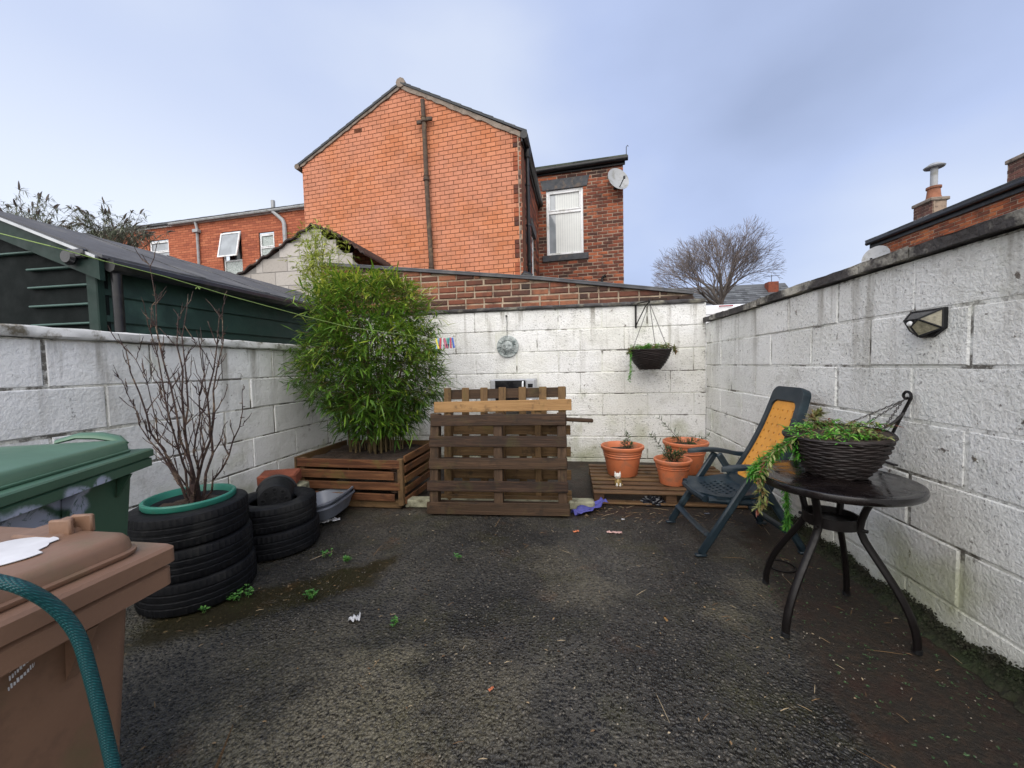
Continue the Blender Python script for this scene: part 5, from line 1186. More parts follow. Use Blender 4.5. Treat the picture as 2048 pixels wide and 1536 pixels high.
# ------------------------------------------------------------------ bistro table
TZ = .705; TC = Vector((1.185, 1.945, 0))
def table():
    t = thing('bistro_table', 'round black metal table with curved legs against the right wall', 'table', TC)
    m = MB(); r = .305; m.lathe([(0, TZ), (r-.04, TZ-.0), (r-.03, TZ-.001), (r-.012, TZ+.004), (r-.002, TZ), (r+.001, TZ-.012), (r-.003, TZ-.026), (r-.014, TZ-.034), (r-.03, TZ-.034), (r-.035, TZ-.010), (0, TZ-.010)], TC, 80)
    tm_ = NT('glossy_table_top'); tc = tm_.mix(tm_.mr(tm_.noise(9, 5), .4, .7), (.006, .0045, .005), (.016, .012, .011)); tm_ = tm_.fin(tc, tm_.mr(tm_.noise(14, 6, .7), .4, .65, .06, .38), tm_.bump(tm_.noise(5, 2), .04, .01), .7)
    m.build('table_top', tm_, t, smooth='auto')
    feet = [Vector((1.066, 2.285, 0)), Vector((.945, 1.845, 0)), Vector((1.425, 2.215, 0)), Vector((1.43, 1.80, 0))]; c = Vector((1.235, 2.045, 0))
    for f_ in feet:
        d = (f_-c); d.z = 0; d.normalize(); R_ = (f_-c).length; pts = []
        for k in range(15):
            u = k/14; z = (TZ-.03)*(1-u)+.006*u
            if u < .30: rr = .16-.055*math.sin(PI/2*u/.30)
            else: q = (u-.30)/.70; rr = .105+(R_-.105)*(math.sin(q*PI/2)**1.15)
            pts.append(Vector((TC.x*(1-u)+c.x*u, TC.y*(1-u)+c.y*u, z))+d*rr)
        m = MB(); m.tube(pts, .0165, 9, flat=.8); lg = m.build('leg', m_blackp, t, smooth='auto')
        k = MB(); k.lathe([(.013, 0), (.017, .0), (.017, .018), (.013, .02)], pts[-1]-Vector((0, 0, .006)), 10); k.build('foot_cap', m_blkpot, lg)
        k = MB(); e = pts[4]; k.lathe([(.0, -.012), (.008, -.01), (.008, .012), (0, .014)], e+d*.017, 8, R=align(d)); k.build('bolt', m_blackp, lg)
    m = MB(); m.lathe([(.098, -.024), (.106, -.024), (.106, .024), (.098, .024)], Vector((TC.x*.72+c.x*.28, TC.y*.72+c.y*.28, TZ*.712)), 40, close=True); m.lathe([(.0, -.003), (.099, -.003), (.099, .001), (0, .001)], Vector((TC.x*.72+c.x*.28, TC.y*.72+c.y*.28, TZ*.712-.006)), 40); m.build('leg_ring', m_blackp, t, smooth='auto')
table()

# ------------------------------------------------------------------ wicker baskets
def weave(mb, c, R, prof, seed, n=44, T=None):
    """rows of bent withies round the basket"""
    r = random.Random(seed); rows = 17
    def rad_at(u):
        for (a, x), (b, y) in zip(prof, prof[1:]):
            if a <= u <= b: return x+(y-x)*(u-a)/(b-a)
        return prof[-1][1]
    H_ = prof[-1][0]
    for i in range(rows):
        z = H_*(i+.5)/rows; rr = rad_at(z); pts = []
        for k in range(n+1): a = 2*PI*k/n; q = rr+.0045*math.cos(a*n/4+PI*(i % 2))+r.uniform(-.0015, .0015); pts.append(c+R @ Vector((q*math.cos(a), q*math.sin(a), z+r.uniform(-.002, .002))))
        mb.tube(pts, H_/rows*.52, 5, caps=False)
def basket(label, plabel, c, rim, base, h, seed, tilt=Matrix.Identity(3)):
    t = thing('hanging_basket', label, 'basket', c); c = Vector(c)
    prof = [(0, base), (h*.35, base+(rim-base)*.50), (h*.7, base+(rim-base)*.84), (h, rim)]
    m = MB(); weave(m, c, tilt, prof, seed); m.build('wicker_bowl', m_wicker, t, smooth='auto')
    m = MB(); m.lathe([(0, .006)]+[(x-.008, a+.006) for a, x in prof], c, 32, R=tilt); m.build('liner', m_soil, t)
    m = MB(); r = random.Random(seed+1)
    for k in range(3): pts = [c+tilt @ Vector(((rim+.004*math.cos(6*a+k*2))*math.cos(a), (rim+.004*math.cos(6*a+k*2))*math.sin(a), h+.004*math.sin(8*a+k*2.1))) for a in [2*PI*i/48 for i in range(49)]]; m.tube(pts, .006, 5, caps=False)
    m.build('rim', m_wicker, t, smooth='auto')
    m = MB(); vs = [c+tilt @ Vector((0, 0, h-.01))]; n = 24
    for j in (1, 2, 3):
        for i in range(n): a = 2*PI*i/n; vs.append(c+tilt @ Vector(((rim-.012)*j/3*math.cos(a), (rim-.012)*j/3*math.sin(a), h-.012-.006*j+r.uniform(-.004, .006))))
    m.add(vs, [[0, 1+i, 1+(i+1) % n] for i in range(n)]+[[1+j*n+i, 1+(j+1)*n+i, 1+(j+1)*n+(i+1) % n, 1+j*n+(i+1) % n] for j in range(2) for i in range(n)]); m.build('soil', m_soil, t)
    return t
def chainline(mb, a, b, r=.0022, link=.014):
    a, b = Vector(a), Vector(b); L = (b-a).length; n = int(L/link); d = (b-a).normalized(); s1 = d.orthogonal().normalized(); s2 = d.cross(s1)
    for i in range(n):
        c = a+d*(i+.5)*link; s = s1 if i % 2 else s2; hl = link*.62; w = link*.24
        mb.tube([c-d*hl+s*w*.3, c-d*hl*.5+s*w, c+d*hl*.5+s*w, c+d*hl-s*w*.3, c+d*hl*.5-s*w, c-d*hl*.5-s*w, c-d*hl+s*w*.3], r, 4, caps=False)
def plants(name, label, c, spots, trails, seed, T=Matrix.Identity(3), tufts=60, rimr=.2, ztop=0, big=1.):
    R = random.Random(seed); c = Vector(c); t = thing(name, label, 'plant', c); g = MB(); rd = MB(); st = MB()
    for i in range(tufts):
        a = R.uniform(0, 2*PI); q = rimr*math.sqrt(R.random()); p = c+T @ Vector((q*math.cos(a), q*math.sin(a), ztop-.01)); hh = R.uniform(.015, .06)*big; e = p+Vector((R.uniform(-.03, .03), R.uniform(-.03, .03), hh)); st.tube([p, e], [.0015, .001], 3)
        mb = rd if R.random() < (.75 if p.x > c.x+spots else .35) else g
        for k in range(9): mb.tint = R.random(); d = Vector((math.cos(k*2.4)*R.uniform(.6, 1), math.sin(k*2.4), R.uniform(-.3, .9))); leaf(mb, e.lerp(p, R.random()*.5), d, R.uniform(.022, .045)*big, R.uniform(.007, .011)*big, R, .3)
    for (pts, dens, kind, L) in trails:
        pts = [Vector(p) for p in pts]; fine = []
        for a, b in zip(pts, pts[1:]):
            for k in range(8): fine.append(a.lerp(b, k/8))
        for s_ in range(dens):
            off = Vector((R.uniform(-1, 1), R.uniform(-1, 1), R.uniform(-1, 1)))*.016; k0 = R.randint(0, 6); pp = [p+off*(.3+.7*i/len(fine))+Vector((R.uniform(-1, 1), R.uniform(-1, 1), R.uniform(-1, 1)))*.003 for i, p in enumerate(fine)][k0:]
            if len(pp) < 3: continue
            st.tube(pp, .0014, 3)
            for i in range(1, len(pp)):
                d = (pp[i]-pp[i-1]).normalized(); mb = rd if kind == 'r' else g
                for j in range(3): mb.tint = min(1, max(0, R.gauss(.5, .25))); sd = Vector((R.uniform(-1, 1), R.uniform(-1, 1), R.uniform(-.6, 1))).normalized(); leaf(mb, pp[i], d*.9+sd, L*R.uniform(.7, 1.2), L*.2 if kind == 'g' else L*.3, R, .15)
    if st.v: st.build('stems', m_fernleaf, t)
    if g.v: g.build('green_leaves', m_fernleaf, t)
    if rd.v: rd.build('red_leaves', m_redleaf, t)
    return t

# basket on the table, its wall bracket lying with it
bc = Vector((1.235, 2.00, TZ+.006)); tl = Ry(rad(-3)) @ Rx(rad(2))
basket('dark wicker hanging basket standing on the round table', '', bc, .200, .11, .185, 3, tl)
rimz = bc.z+.185; left = bc+Vector((-.18, -.07, .195))
fall = [left, onY(1560, 895, 2.02), onY(1525, 925, 1.98), onY(1505, 950, 1.97)]
fall2 = [bc+Vector((-.17, .05, .2)), onY(1600, 905, 2.2), onY(1575, 935, 2.36), onY(1570, 985, 2.40), onY(1575, 1040, 2.40), onY(1572, 1062, 2.40)]
fall3 = [left, onY(1540, 910, 1.95), onY(1520, 960, 1.9), onY(1525, 1005, 1.88), onY(1520, 1018, 1.88)]
plants('trailing_plant', 'leafy green and red plant spilling from the wicker basket on the table', bc+Vector((0, 0, .18)), .02, [(fall, 9, 'g', .042), (fall2, 7, 'g', .034), (fall3, 2, 'r', .035), ([left, onY(1590, 885, 1.98), onY(1600, 915, 1.97)], 4, 'g', .04), ([bc+Vector((-.05, .05, .22)), onY(1625, 838, 2.2), onY(1640, 828, 2.2)], 3, 'r', .04)], 5, tl, 120, .19, .0)
m = MB(); R = random.Random(6)
def table_bracket():
    t = thing('hanging_bracket', 'black iron bracket with a curled tip leaning against the right wall on the table', 'bracket', (1.6, 2.27, TZ))
    top = onX(1822, 796, 1.605); bot = onX(1757, 935, 1.59); bot.z = max(bot.z, TZ+.012); m = MB(); m.tube([bot, top], .0085, 8, flat=.6)
    d = (top-bot).normalized(); s = Vector((0, 1, 0)); s = (s-d*s.dot(d)).normalized(); cc = top+s*.026+d*(-.004)
    pts = []
    for k in range(18): a = PI-k*.36; r = .026*(1-k*.034); pts.append(cc+(s*math.cos(a)+d*math.sin(a))*r)
    m.tube([top]+pts, .0065, 6); m.build('bar', m_blackp, t, smooth='auto')
    b = MB(); e0 = onX(1808, 826, 1.58); e1 = onX(1768, 856, 1.50); b.tube([e0, e0.lerp(e1, .5)+Vector((0, 0, -.01)), e1], [.006, .007, .005], 6); b.build('brace', m_blackp, t, smooth='auto')
    b = MB(); b.bbox(bot+Vector((-.01, .0, -.004)), (.10, .02, .008), .002, R=Rz(.3)); b.bbox(bot+Vector((.0, -.06, -.004)), (.02, .10, .008), .002); b.build('foot', m_blackp, t)
    c = MB(); q = cc+Vector((-.01, .0, -.02)); chainline(c, q, bc+Vector((.15, .10, .19))); chainline(c, q+Vector((-.01, 0, -.01)), bc+Vector((.18, .0, .19))); chainline(c, q, bc+Vector((.10, .15, .19))); c.build('chain', m_chain, t)
table_bracket()

# basket hanging from the bracket on the back wall
def hanging():
    t = thing('hanging_bracket', 'black iron bracket screwed near the top of the back wall, holding the hanging basket', 'bracket', (.812, 4.94, 1.68)); m = MB()
    tip = onY(1298, 604, 4.70); m.bbox((.812, YB-.012, 1.815), (.022, .012, .28), .003); m.build('wall_plate', m_blackp, t)
    m = MB(); m.tube([(.812, YB-.02, 1.945), (.83, YB-.1, 1.965), tip+Vector((0, 0, .012))], .008, 6); m.tube([(.812, YB-.02, 1.70), Vector((.83, YB-.09, 1.76)), tip.lerp(Vector((.812, YB, 1.8)), .25), tip], .007, 6)
    m.tube([tip+Vector((0, -.0, .012)), tip+Vector((0, -.022, .030)), tip+Vector((0, -.036, .008)), tip+Vector((0, -.026, -.014)), tip+Vector((0, -.006, -.016))], .0065, 6); m.build('arm', m_blackp, t, smooth='auto')
    bx = Vector((.918, 4.68, 1.165)); h = .225
    basket('small dark wicker basket hanging on chains in front of the back wall', '', bx, .232, .110, h, 9)
    c = MB(); tp = tip+Vector((0, -.03, -.014))
    for a in (200, 320, 60): q = bx+Vector((.22*math.cos(rad(a)), .22*math.sin(rad(a)), h)); chainline(c, tp, q, .002, .017)
    c.build('chain', m_chain, t)
    lf = [bx+Vector((-.19, -.08, h+.01)), onY(1262, 708, 4.55), onY(1263, 740, 4.55), onY(1260, 762, 4.55)]
    plants('trailing_plant', 'sparse green and reddish plant in the small basket on the back wall', bx+Vector((0, 0, h)), .02, [(lf, 3, 'g', .034), ([bx+Vector((.15, -.1, h)), bx+Vector((.25, -.1, h+.02)), bx+Vector((.27, -.1, h-.02))], 2, 'r', .045), ([bx+Vector((-.15, -.1, h)), bx+Vector((-.25, -.1, h+.01)), bx+Vector((-.26, -.1, h-.03))], 2, 'r', .04)], 8, Matrix.Identity(3), 120, .22, .01, 1.25)
hanging()

# sun face plaque
def plaque():
    c = Vector((-.798, YB-.022, 1.495)); t = thing('sun_face_plaque', 'round grey green sun face plaque hung by a wire on the back wall', 'plaque', c); R_ = Rx(PI/2); m = MB()
    m.lathe([(0, -.012), (.138, -.012), (.144, -.004), (.138, .006), (.125, .010), (.10, .006), (0, .010)], c, 48, R=R_); m.build('disc', m_stonef, t, smooth='auto')
    m = MB()
    for k in range(22):
        a = 2*PI*k/22; d = Vector((math.cos(a), 0, math.sin(a))); s = Vector((-math.sin(a), 0, math.cos(a))); b = c+d*.080+Vector((0, -.012, 0)); L = .05 if k % 2 else .036; m.add([b+s*.012, b-s*.012, b+d*L+Vector((0, .004, 0)), b+Vector((0, -.014, 0))+d*.01], [[0, 3, 2], [1, 2, 3], [0, 1, 3]])
    m.build('rays', m_stonef, t)
    m = MB(); f0 = c+Vector((0, -.006, -.008)); m.lathe([(0, .052), (.03, .046), (.056, .028), (.074, .008), (.078, 0)], f0, 32, R=R_); face = m.build('face', m_stonef, t, smooth='auto')
    m = MB()
    for sx in (-1, 1):
        m.tube([f0+Vector((sx*.012, -.052, .020)), f0+Vector((sx*.032, -.052, .028)), f0+Vector((sx*.048, -.036, .016))], [.005, .006, .004], 6)
        m.lathe([(0, .010), (.009, .006), (.012, 0)], f0+Vector((sx*.027, -.045, .008)), 12, R=R_); m.lathe([(0, .014), (.014, .009), (.020, 0)], f0+Vector((sx*.042, -.030, -.016)), 12, R=R_)
    m.tube([f0+Vector((0, -.050, .022)), f0+Vector((0, -.064, -.004)), f0+Vector((0, -.068, -.014))], [.006, .009, .011], 8)
    m.tube([f0+Vector((-.022, -.044, -.030)), f0+Vector((0, -.056, -.032)), f0+Vector((.022, -.044, -.030))], [.003, .007, .003], 6); m.tube([f0+Vector((-.016, -.044, -.040)), f0+Vector((0, -.052, -.043)), f0+Vector((.016, -.044, -.040))], [.003, .006, .003], 6)
    m.build('features', m_stonef, face, smooth='auto')
    m = MB(); m.tube([c+Vector((0, -.01, .12)), c+Vector((-.006, 0, .22)), c+Vector((-.001, .004, .30)), c+Vector((-.008, 0, .39))], .0035, 5); m.lathe([(0, -.01), (.012, -.008), (.012, .006), (0, .01)], c+Vector((-.008, 0, .395)), 8, R=R_); m.build('hanging_wire', m_black, t)
plaque()

# solar wall lamp
def lamp():
    t = thing('solar_lamp', 'black faceted solar lamp on the right wall, above the table', 'wall lamp', onX(1860, 645, XR)); X = XR-.003
    TLf, TRn = onX(1843, 626, X), onX(1897, 617, X); BRn = onX(1895, 657, X); y0, y1 = TRn.y, TRn.y+.175; zt = 1.462; zl = 1.372; zb = 1.335; ym = (y0+y1)/2; d = .062
    m = MB(); m.prism([(X, y0, zt), (X, y1, zt), (X, y1, zl), (X, ym+.03, zb), (X, ym-.03, zb), (X, y0, zl)], (-.014, 0, 0)); m.build('back_plate', m_blkpot, t)
    X2 = X-.014; a0, a1 = (X2, y0+.006, zt-.004), (X2, y1-.006, zt-.004); n0, n1 = (X2-d, ym-.035, zt-.045), (X2-d, ym+.035, zt-.045); c0, c1 = (X2, y0+.006, zl), (X2, y1-.006, zl); bt = (X2-.03, ym, zb+.006); nb = (X2-d, ym, zt-.075)
    m = MB(); m.poly([a0, a1, n1, n0]); s = m.build('solar_panel', m_dglass, t)
    lens = simple('lamp_lens', (.36, .33, .24), .25, .4, 60, 200, .5, .002)
    m = MB()
    for tri in ((a0, n0, c0), (c0, n0, nb, bt), (a1, c1, n1), (c1, bt, nb, n1)): m.poly(tri)
    m.build('lens', lens, t)
    m = MB()
    for p, q in ((a0, a1), (n0, n1), (a0, n0), (a1, n1), (n0, c0), (n1, c1), (c0, bt), (c1, bt), (nb, bt), (n0, nb), (n1, nb), (a0, c0), (a1, c1)): m.tube([p, q], .0045, 5)
    m.build('frame', m_blkpot, t)
    m = MB(); m.lathe([(0, .012), (.008, .010), (.012, .004), (.013, 0)], Vector((X2-d-.001, ym, zt-.062)), 14, R=Ry(-PI/2)); m.build('sensor', m_white, t, smooth='auto')
lamp()

# ------------------------------------------------------------------ washing line and pegs
def line():
    a = onX(-30, 462, -2.05); pts_px = [(0, 467), (100, 492), (208, 522), (330, 553), (460, 592), (600, 630), (700, 655), (800, 668), (872, 680), (905, 678)]
    b = Vector((-1.50, YB-.01, 1.61)); A = onX(0, 467, -2.0)
    pts = []
    for i, (x, y) in enumerate(pts_px):
        X = -2.0+(b.x+2.0)*0; u = (x)/905; Yd = 1.11+(3.12-1.11)*(u**1.6); pts.append(onY(x, y, Yd))
    pts = [pts[0]+(pts[0]-pts[1])*1.5]+pts+[onY(908, 676, YB-.004)]
    t = thing('washing_line', 'thin lime green washing line strung across the left side to the back wall', 'line', pts[5]); m = MB(); m.tube(pts, .0019, 5); m.build('cord', m_cord, t)
    k = MB(); q = onY(396, 576, 1.11+(3.12-1.11)*((396/905)**1.6)); k.tube([q+Vector((-.014, 0, -.003)), q+Vector((0, 0, .006)), q+Vector((.008, 0, -.006)), q+Vector((.014, 0, .005))], .0025, 5); k.build('knot', m_cord, t)
    cols = {'yellow': (.62, .55, .06), 'pale blue': (.25, .45, .62), 'red': (.58, .07, .09), 'pink': (.62, .16, .25), 'pale green': (.25, .52, .36), 'turquoise': (.12, .42, .45), 'crimson': (.45, .04, .09), 'blue': (.06, .14, .50), 'white': (.6, .62, .65)}
    where = {'yellow': 'yellow clothes peg, leftmost of the bunch on the washing line', 'pale blue': 'pale blue clothes peg next to the yellow one', 'red': 'bright red clothes peg between the pale blue and the white ones', 'white': 'white clothes peg between the red and the pink ones', 'pink': 'pink clothes peg between the white and the green ones', 'pale green': 'pale green clothes peg in the middle of the bunch', 'turquoise': 'turquoise clothes peg right of the pale green one', 'crimson': 'dark crimson clothes peg next to the blue one', 'blue': 'deep blue clothes peg, rightmost of the bunch'}
    order = ['yellow', 'pale blue', 'red', 'white', 'pink', 'pale green', 'turquoise', 'crimson', 'blue']; R = random.Random(1); p0, p1 = pts[-3], pts[-2]
    for i, n_ in enumerate(order):
        q = p0.lerp(p1, .02+i/8.2); pt = thing('clothes_peg', where[n_], 'peg', q-Vector((0, 0, .09)), 0, 'plastic clothes pegs on the washing line'); mt = simple('peg_'+n_.replace(' ', '_'), cols[n_], .4, .1); tl_ = R.uniform(-.3, .3)
        R_ = Ry(tl_) @ Rz(R.uniform(-.5, .5))
        for s in (-1, 1):
            k = MB(); k.bbox(q+R_ @ Vector((0, s*.008, -.032)), (.013, .007, .088), .002, R=R_ @ Rx(s*.09)); k.build('half', mt, pt)
        k = MB(); k.tube([q+R_ @ Vector((-.008, 0, -.045)), q+R_ @ Vector((.008, 0, -.045))], .006, 6); k.build('spring', m_chain, pt)
line()
# ------------------------------------------------------------------ wheelie bins
def rrect(x0, x1, y0, y1, r, z, n=6):
    out = []
    for cx_, cy_, a0 in ((x1-r, y1-r, 0), (x0+r, y1-r, 90), (x0+r, y0+r, 180), (x1-r, y0+r, 270)):
        for k in range(n+1): a = rad(a0+90*k/n); out.append(Vector((cx_+r*math.cos(a), cy_+r*math.sin(a), z)))
    return out
def loft(mb, rings, cap=True):
    n = len(rings[0]); fs = [[j*n+k, j*n+(k+1) % n, (j+1)*n+(k+1) % n, (j+1)*n+k] for j in range(len(rings)-1) for k in range(n)]
    if cap: fs += [list(range(n))[::-1], [(len(rings)-1)*n+k for k in range(n)]]
    mb.add([p for r in rings for p in r], fs)
def wheelie(label, far, rz, W, D, Ht, mt_body, mt_lid, style):
    ex = Vector((math.cos(rz), math.sin(rz), 0)); o = Vector(far)-ex*W; t = thing('wheelie_bin', label, 'wheelie bin', (o.x, o.y, 0), rz); M = TR((o.x, o.y, 0), rz)
    i = .048; m = MB(M); bb = .11
    loft(m, [rrect(.075, W-.075, bb, D-.12, .02, .03), rrect(.052, W-.052, i+.045, D-i-.02, .02, .35), rrect(.026, W-.026, i, D-i, .015, Ht-.05)]); body = m.build('body', mt_body, t, smooth='auto')
    m = MB(M); loft(m, [rrect(.02, W-.02, .02, D-.02, .015, Ht-.062), rrect(.004, W-.004, .004, D-.004, .012, Ht-.056), rrect(.004, W-.004, .004, D-.004, .012, Ht-.032), rrect(.010, W-.010, .010, D-.010, .012, Ht-.028), rrect(0, W, 0, D, .012, Ht-.024), rrect(0, W, 0, D, .012, Ht-.004), rrect(.004, W-.004, .004, D-.004, .012, Ht)]); m.build('rim', mt_body, t, smooth='auto')
    m = MB(M); e = .022 if style == 'brown' else .034; hl = .030 if style == 'brown' else .040
    loft(m, [rrect(e+.002, W-e-.002, e+.002, D+.01, .03, Ht+.001), rrect(e, W-e, e, D+.01, .03, Ht+.004), rrect(e, W-e, e, D+.01, .03, Ht+.007), rrect(e+.004, W-e-.004, e+.004, D+.008, .028, Ht+.009), rrect(e+.006, W-e-.006, e+.006, D+.004, .027, Ht+hl*.70), rrect(e+.010, W-e-.010, e+.010, D, .025, Ht+hl*.90), rrect(e+.018, W-e-.018, e+.018, D-.01, .022, Ht+hl), rrect(e+.16, W-e-.16, e+.16, D-.12, .03, Ht+hl+(.018 if style == 'green' else .003))]); lid = m.build('lid', mt_lid, t, smooth='auto')
    for x in (i+.05, W/2, W-i-.05): m = MB(M); m.prism([(x-.006, i-.002, Ht-.062), (x-.006, .012, Ht-.062), (x-.006, i+.002, Ht-.13)], (.012, 0, 0)); m.build('rim_rib', mt_body, t)
    for s in (.03, W-.03-.03):
        m = MB(M); m.lathe([(0, -.025), (.085, -.025), (.095, -.015), (.095, .015), (.085, .025), (0, .025)], (s+.015, D-.10, .096), 24, R=Ry(PI/2)); m.build('wheel', m_tyre, t, smooth='auto')
    if style == 'brown':
        m = MB(M); m.bbox((W-.032, .118, Ht+hl+.008), (.007, .028, .026), .002, R=Rz(.25)); m.bbox((W-.052, .124, Ht+hl+.008), (.007, .028, .026), .002, R=Rz(.25)); m.bbox((W-.042, .130, Ht+hl+.014), (.016, .014, .010), .002, R=Rz(.25)); m.bbox((W-.046, .150, Ht+hl-.002), (.05, .07, .012), .004); m.build('lid_catch', mt_lid, lid, smooth='auto')
    else:
        m = MB(M); pts = [(W-.056, .050, Ht+hl-.012), (W-.046, .075, Ht+hl+.004), (W-.044, .12, Ht+hl+.016), (W-.048, .17, Ht+hl+.020), (W-.056, .22, Ht+hl+.006)]; m.tube(pts, [.014, .020, .022, .020, .014], 8, flat=.45); m.build('lid_handle', mt_lid, lid, smooth='auto')
    return t, M, body, lid
fgr = Fr((-1.385, 1.09, 0), 113)
def green_mats():
    s = NT('green_bin_body_sprayed'); sx, sy, sz_ = s.xyz(s.obj); col = s.mix(s.mr(s.noise(4, 5), .35, .7), (.050, .115, .070), (.035, .085, .050)); nz = s.noise(11, 5, .65)
    W = .58
    def blob(px, py, rx, rz_, rot=0):
        u, v = fgr.uv(px, py, -.048); u += W
        dx = s.math('DIVIDE', s.math('SUBTRACT', sx, u), rx); dz = s.math('DIVIDE', s.math('ADD', s.math('SUBTRACT', sz_, v), s.math('MULTIPLY', s.math('SUBTRACT', sx, u), rot)), rz_)
        d = s.math('SQRT', s.math('ADD', s.math('POWER', dx, 2.), s.math('POWER', dz, 2.))); d = s.math('ADD', d, s.math('MULTIPLY', s.math('SUBTRACT', nz, .5), 1.1)); return s.mr(d, .75, 1.15, 1., 0., True)
    f = s.math('MAXIMUM', blob(135, 1000, .075, .032, .5), blob(160, 1030, .025, .06, -.6)); f = s.math('MAXIMUM', f, blob(50, 1050, .11, .04, .4)); f = s.math('MAXIMUM', f, blob(165, 975, .035, .026))
    f = s.math('MULTIPLY', f, s.mr(s.noise(30, 6, .75, dist=1.2), .36, .46)); col = s.mix(s.math('MULTIPLY', f, .85), col, (.42, .45, .56))
    b = s.fin(col, .45, s.bump(s.noise(120, 3), .1, .002))
    s = NT('green_bin_lid_painted'); sx, sy, sz_ = s.xyz(s.obj); col = s.mix(s.mr(s.noise(4, 5), .35, .7), (.075, .16, .10), (.055, .12, .075)); nz = s.noise(9, 4)
    Mi = TR((-1.385-.58*math.cos(rad(113)), 1.09-.58*math.sin(rad(113)), 0), rad(113)).inverted(); A_ = Mi @ onZ(-60, 893, 1.045); B_ = Mi @ onZ(165, 864, 1.045); sl = (B_.y-A_.y)/(B_.x-A_.x)
    d = s.math('ABSOLUTE', s.math('SUBTRACT', s.math('SUBTRACT', sy, A_.y), s.math('MULTIPLY', s.math('SUBTRACT', sx, A_.x), sl))); d = s.math('ADD', d, s.math('MULTIPLY', s.math('SUBTRACT', nz, .5), .05)); f = s.math('MULTIPLY', s.mr(d, .014, .035, 1, 0), s.mr(sx, B_.x+.02, B_.x-.04, 0, 1))
    col = s.mix(f, col, (.62, .68, .72)); l = s.fin(col, s.mr(s.noise(6, 3), .3, .7, .3, .5), s.bump(s.noise(100, 3), .1, .002)); return b, l
gb, gl = green_mats()
GB = wheelie('dark green wheelie bin with white spray paint on its side, behind the brown bin', (-1.385, 1.09, 0), rad(113), .58, .70, 1.0, gb, gl, 'green')
BB = wheelie('brown wheelie bin with a torn white sticker on its lid, nearest the camera', (-.575, .475, 0), rad(90), .58, .70, 1.0, m_bbrown, m_bbrown, 'brown')
def decals():
    R = random.Random(2); c = onZ(2, 1104, 1.034); m = MB(); n = 40; top = []; 
    for k in range(n): a = 2*PI*k/n; r = .046*(1+R.uniform(-.03, .03))*(.8 if 0.3 < a < 1.0 else 1); top.append(Vector((c.x+r*math.cos(a)*1.1, c.y+r*math.sin(a), 1.0322)))
    m.prism(top, (0, 0, .0008)); m.build('torn_sticker', m_paper, BB[3])
    f = Fr((-.575-.048+.002, .475, 0), 90)
    m = MB()
    def q(px, py): u, v = f.uv(px, py); return u, v
    lines = [((18, 1345), (62, 1262+30)), ((18, 1362), (66, 1312)), ((16, 1382), (70, 1330))]
    for a, b in lines:
        (u0_, v0_), (u1_, v1_) = q(*a), q(*b); k = 0.
        while k < 1:
            w = R.uniform(.05, .12); u = u0_+(u1_-u0_)*k; u2 = u0_+(u1_-u0_)*min(1, k+w); v = v0_+(v1_-v0_)*k; h = R.uniform(.0035, .0055); m.prism([f.p(u, v, .0), f.p(u2-.0006, v, .0), f.p(u2-.0006, v+h, .0), f.p(u, v+h, .0)], f.n*.0006); k += w+.02
    m.build('worn_lettering', m_paper, BB[2])
decals()

# garden hose over the brown bin
def hose():
    s = NT('teal_braided_hose'); v = s.scale(s.pos, (1, 1, 1)); w1 = s.n('ShaderNodeTexWave'); s.l(s.pos, w1.inputs[0]); w1.inputs['Scale'].default_value = 190; w1.bands_direction = 'DIAGONAL'; w1.inputs['Distortion'].default_value = .6
    w2 = s.n('ShaderNodeTexWave'); s.l(s.scale(s.pos, (-1, 1, 1)), w2.inputs[0]); w2.inputs['Scale'].default_value = 190; w2.bands_direction = 'DIAGONAL'; k = s.math('MULTIPLY', w1.outputs['Fac'], w2.outputs['Fac'])
    col = s.mix(k, (.002, .040, .048), (.006, .105, .11)); mt = s.fin(col, .42, s.bump(k, .5, .0015), .5)
    t = thing('garden_hose', 'thick teal braided garden hose draped over the brown bin in the foreground', 'hose', (-.5, .35, .0)); pp = [(-160, 1150), (-80, 1150), (0, 1163), (50, 1178), (98, 1205), (135, 1240), (160, 1281), (181, 1349), (199, 1419), (216, 1488), (230, 1550), (250, 1650)]
    P = []
    for i, (x, y) in enumerate(pp): P.append(onX(x, y, -.552+.004*i if i > 2 else -.552-.02*(2-i)))
    e = P[-1]; P += [e+Vector((.02, -.01, -.25)), e+Vector((.05, -.02, -.45)), Vector((e.x+.12, e.y-.05, .02)), Vector((e.x+.25, e.y-.25, .012)), Vector((e.x+.1, e.y-.6, .012))]
    # smooth the polyline
    Q = []
    for i in range(len(P)-1):
        p0 = P[max(0, i-1)]; p1 = P[i]; p2 = P[i+1]; p3 = P[min(len(P)-1, i+2)]
        for k in range(6): u = k/6; Q.append(.5*((2*p1)+(p2-p0)*u+(2*p0-5*p1+4*p2-p3)*u*u+(3*p1-p0-3*p2+p3)*u**3))
    m = MB(); m.tube(Q, .0061, 16); m.build('tube', mt, t, smooth='auto')
hose()

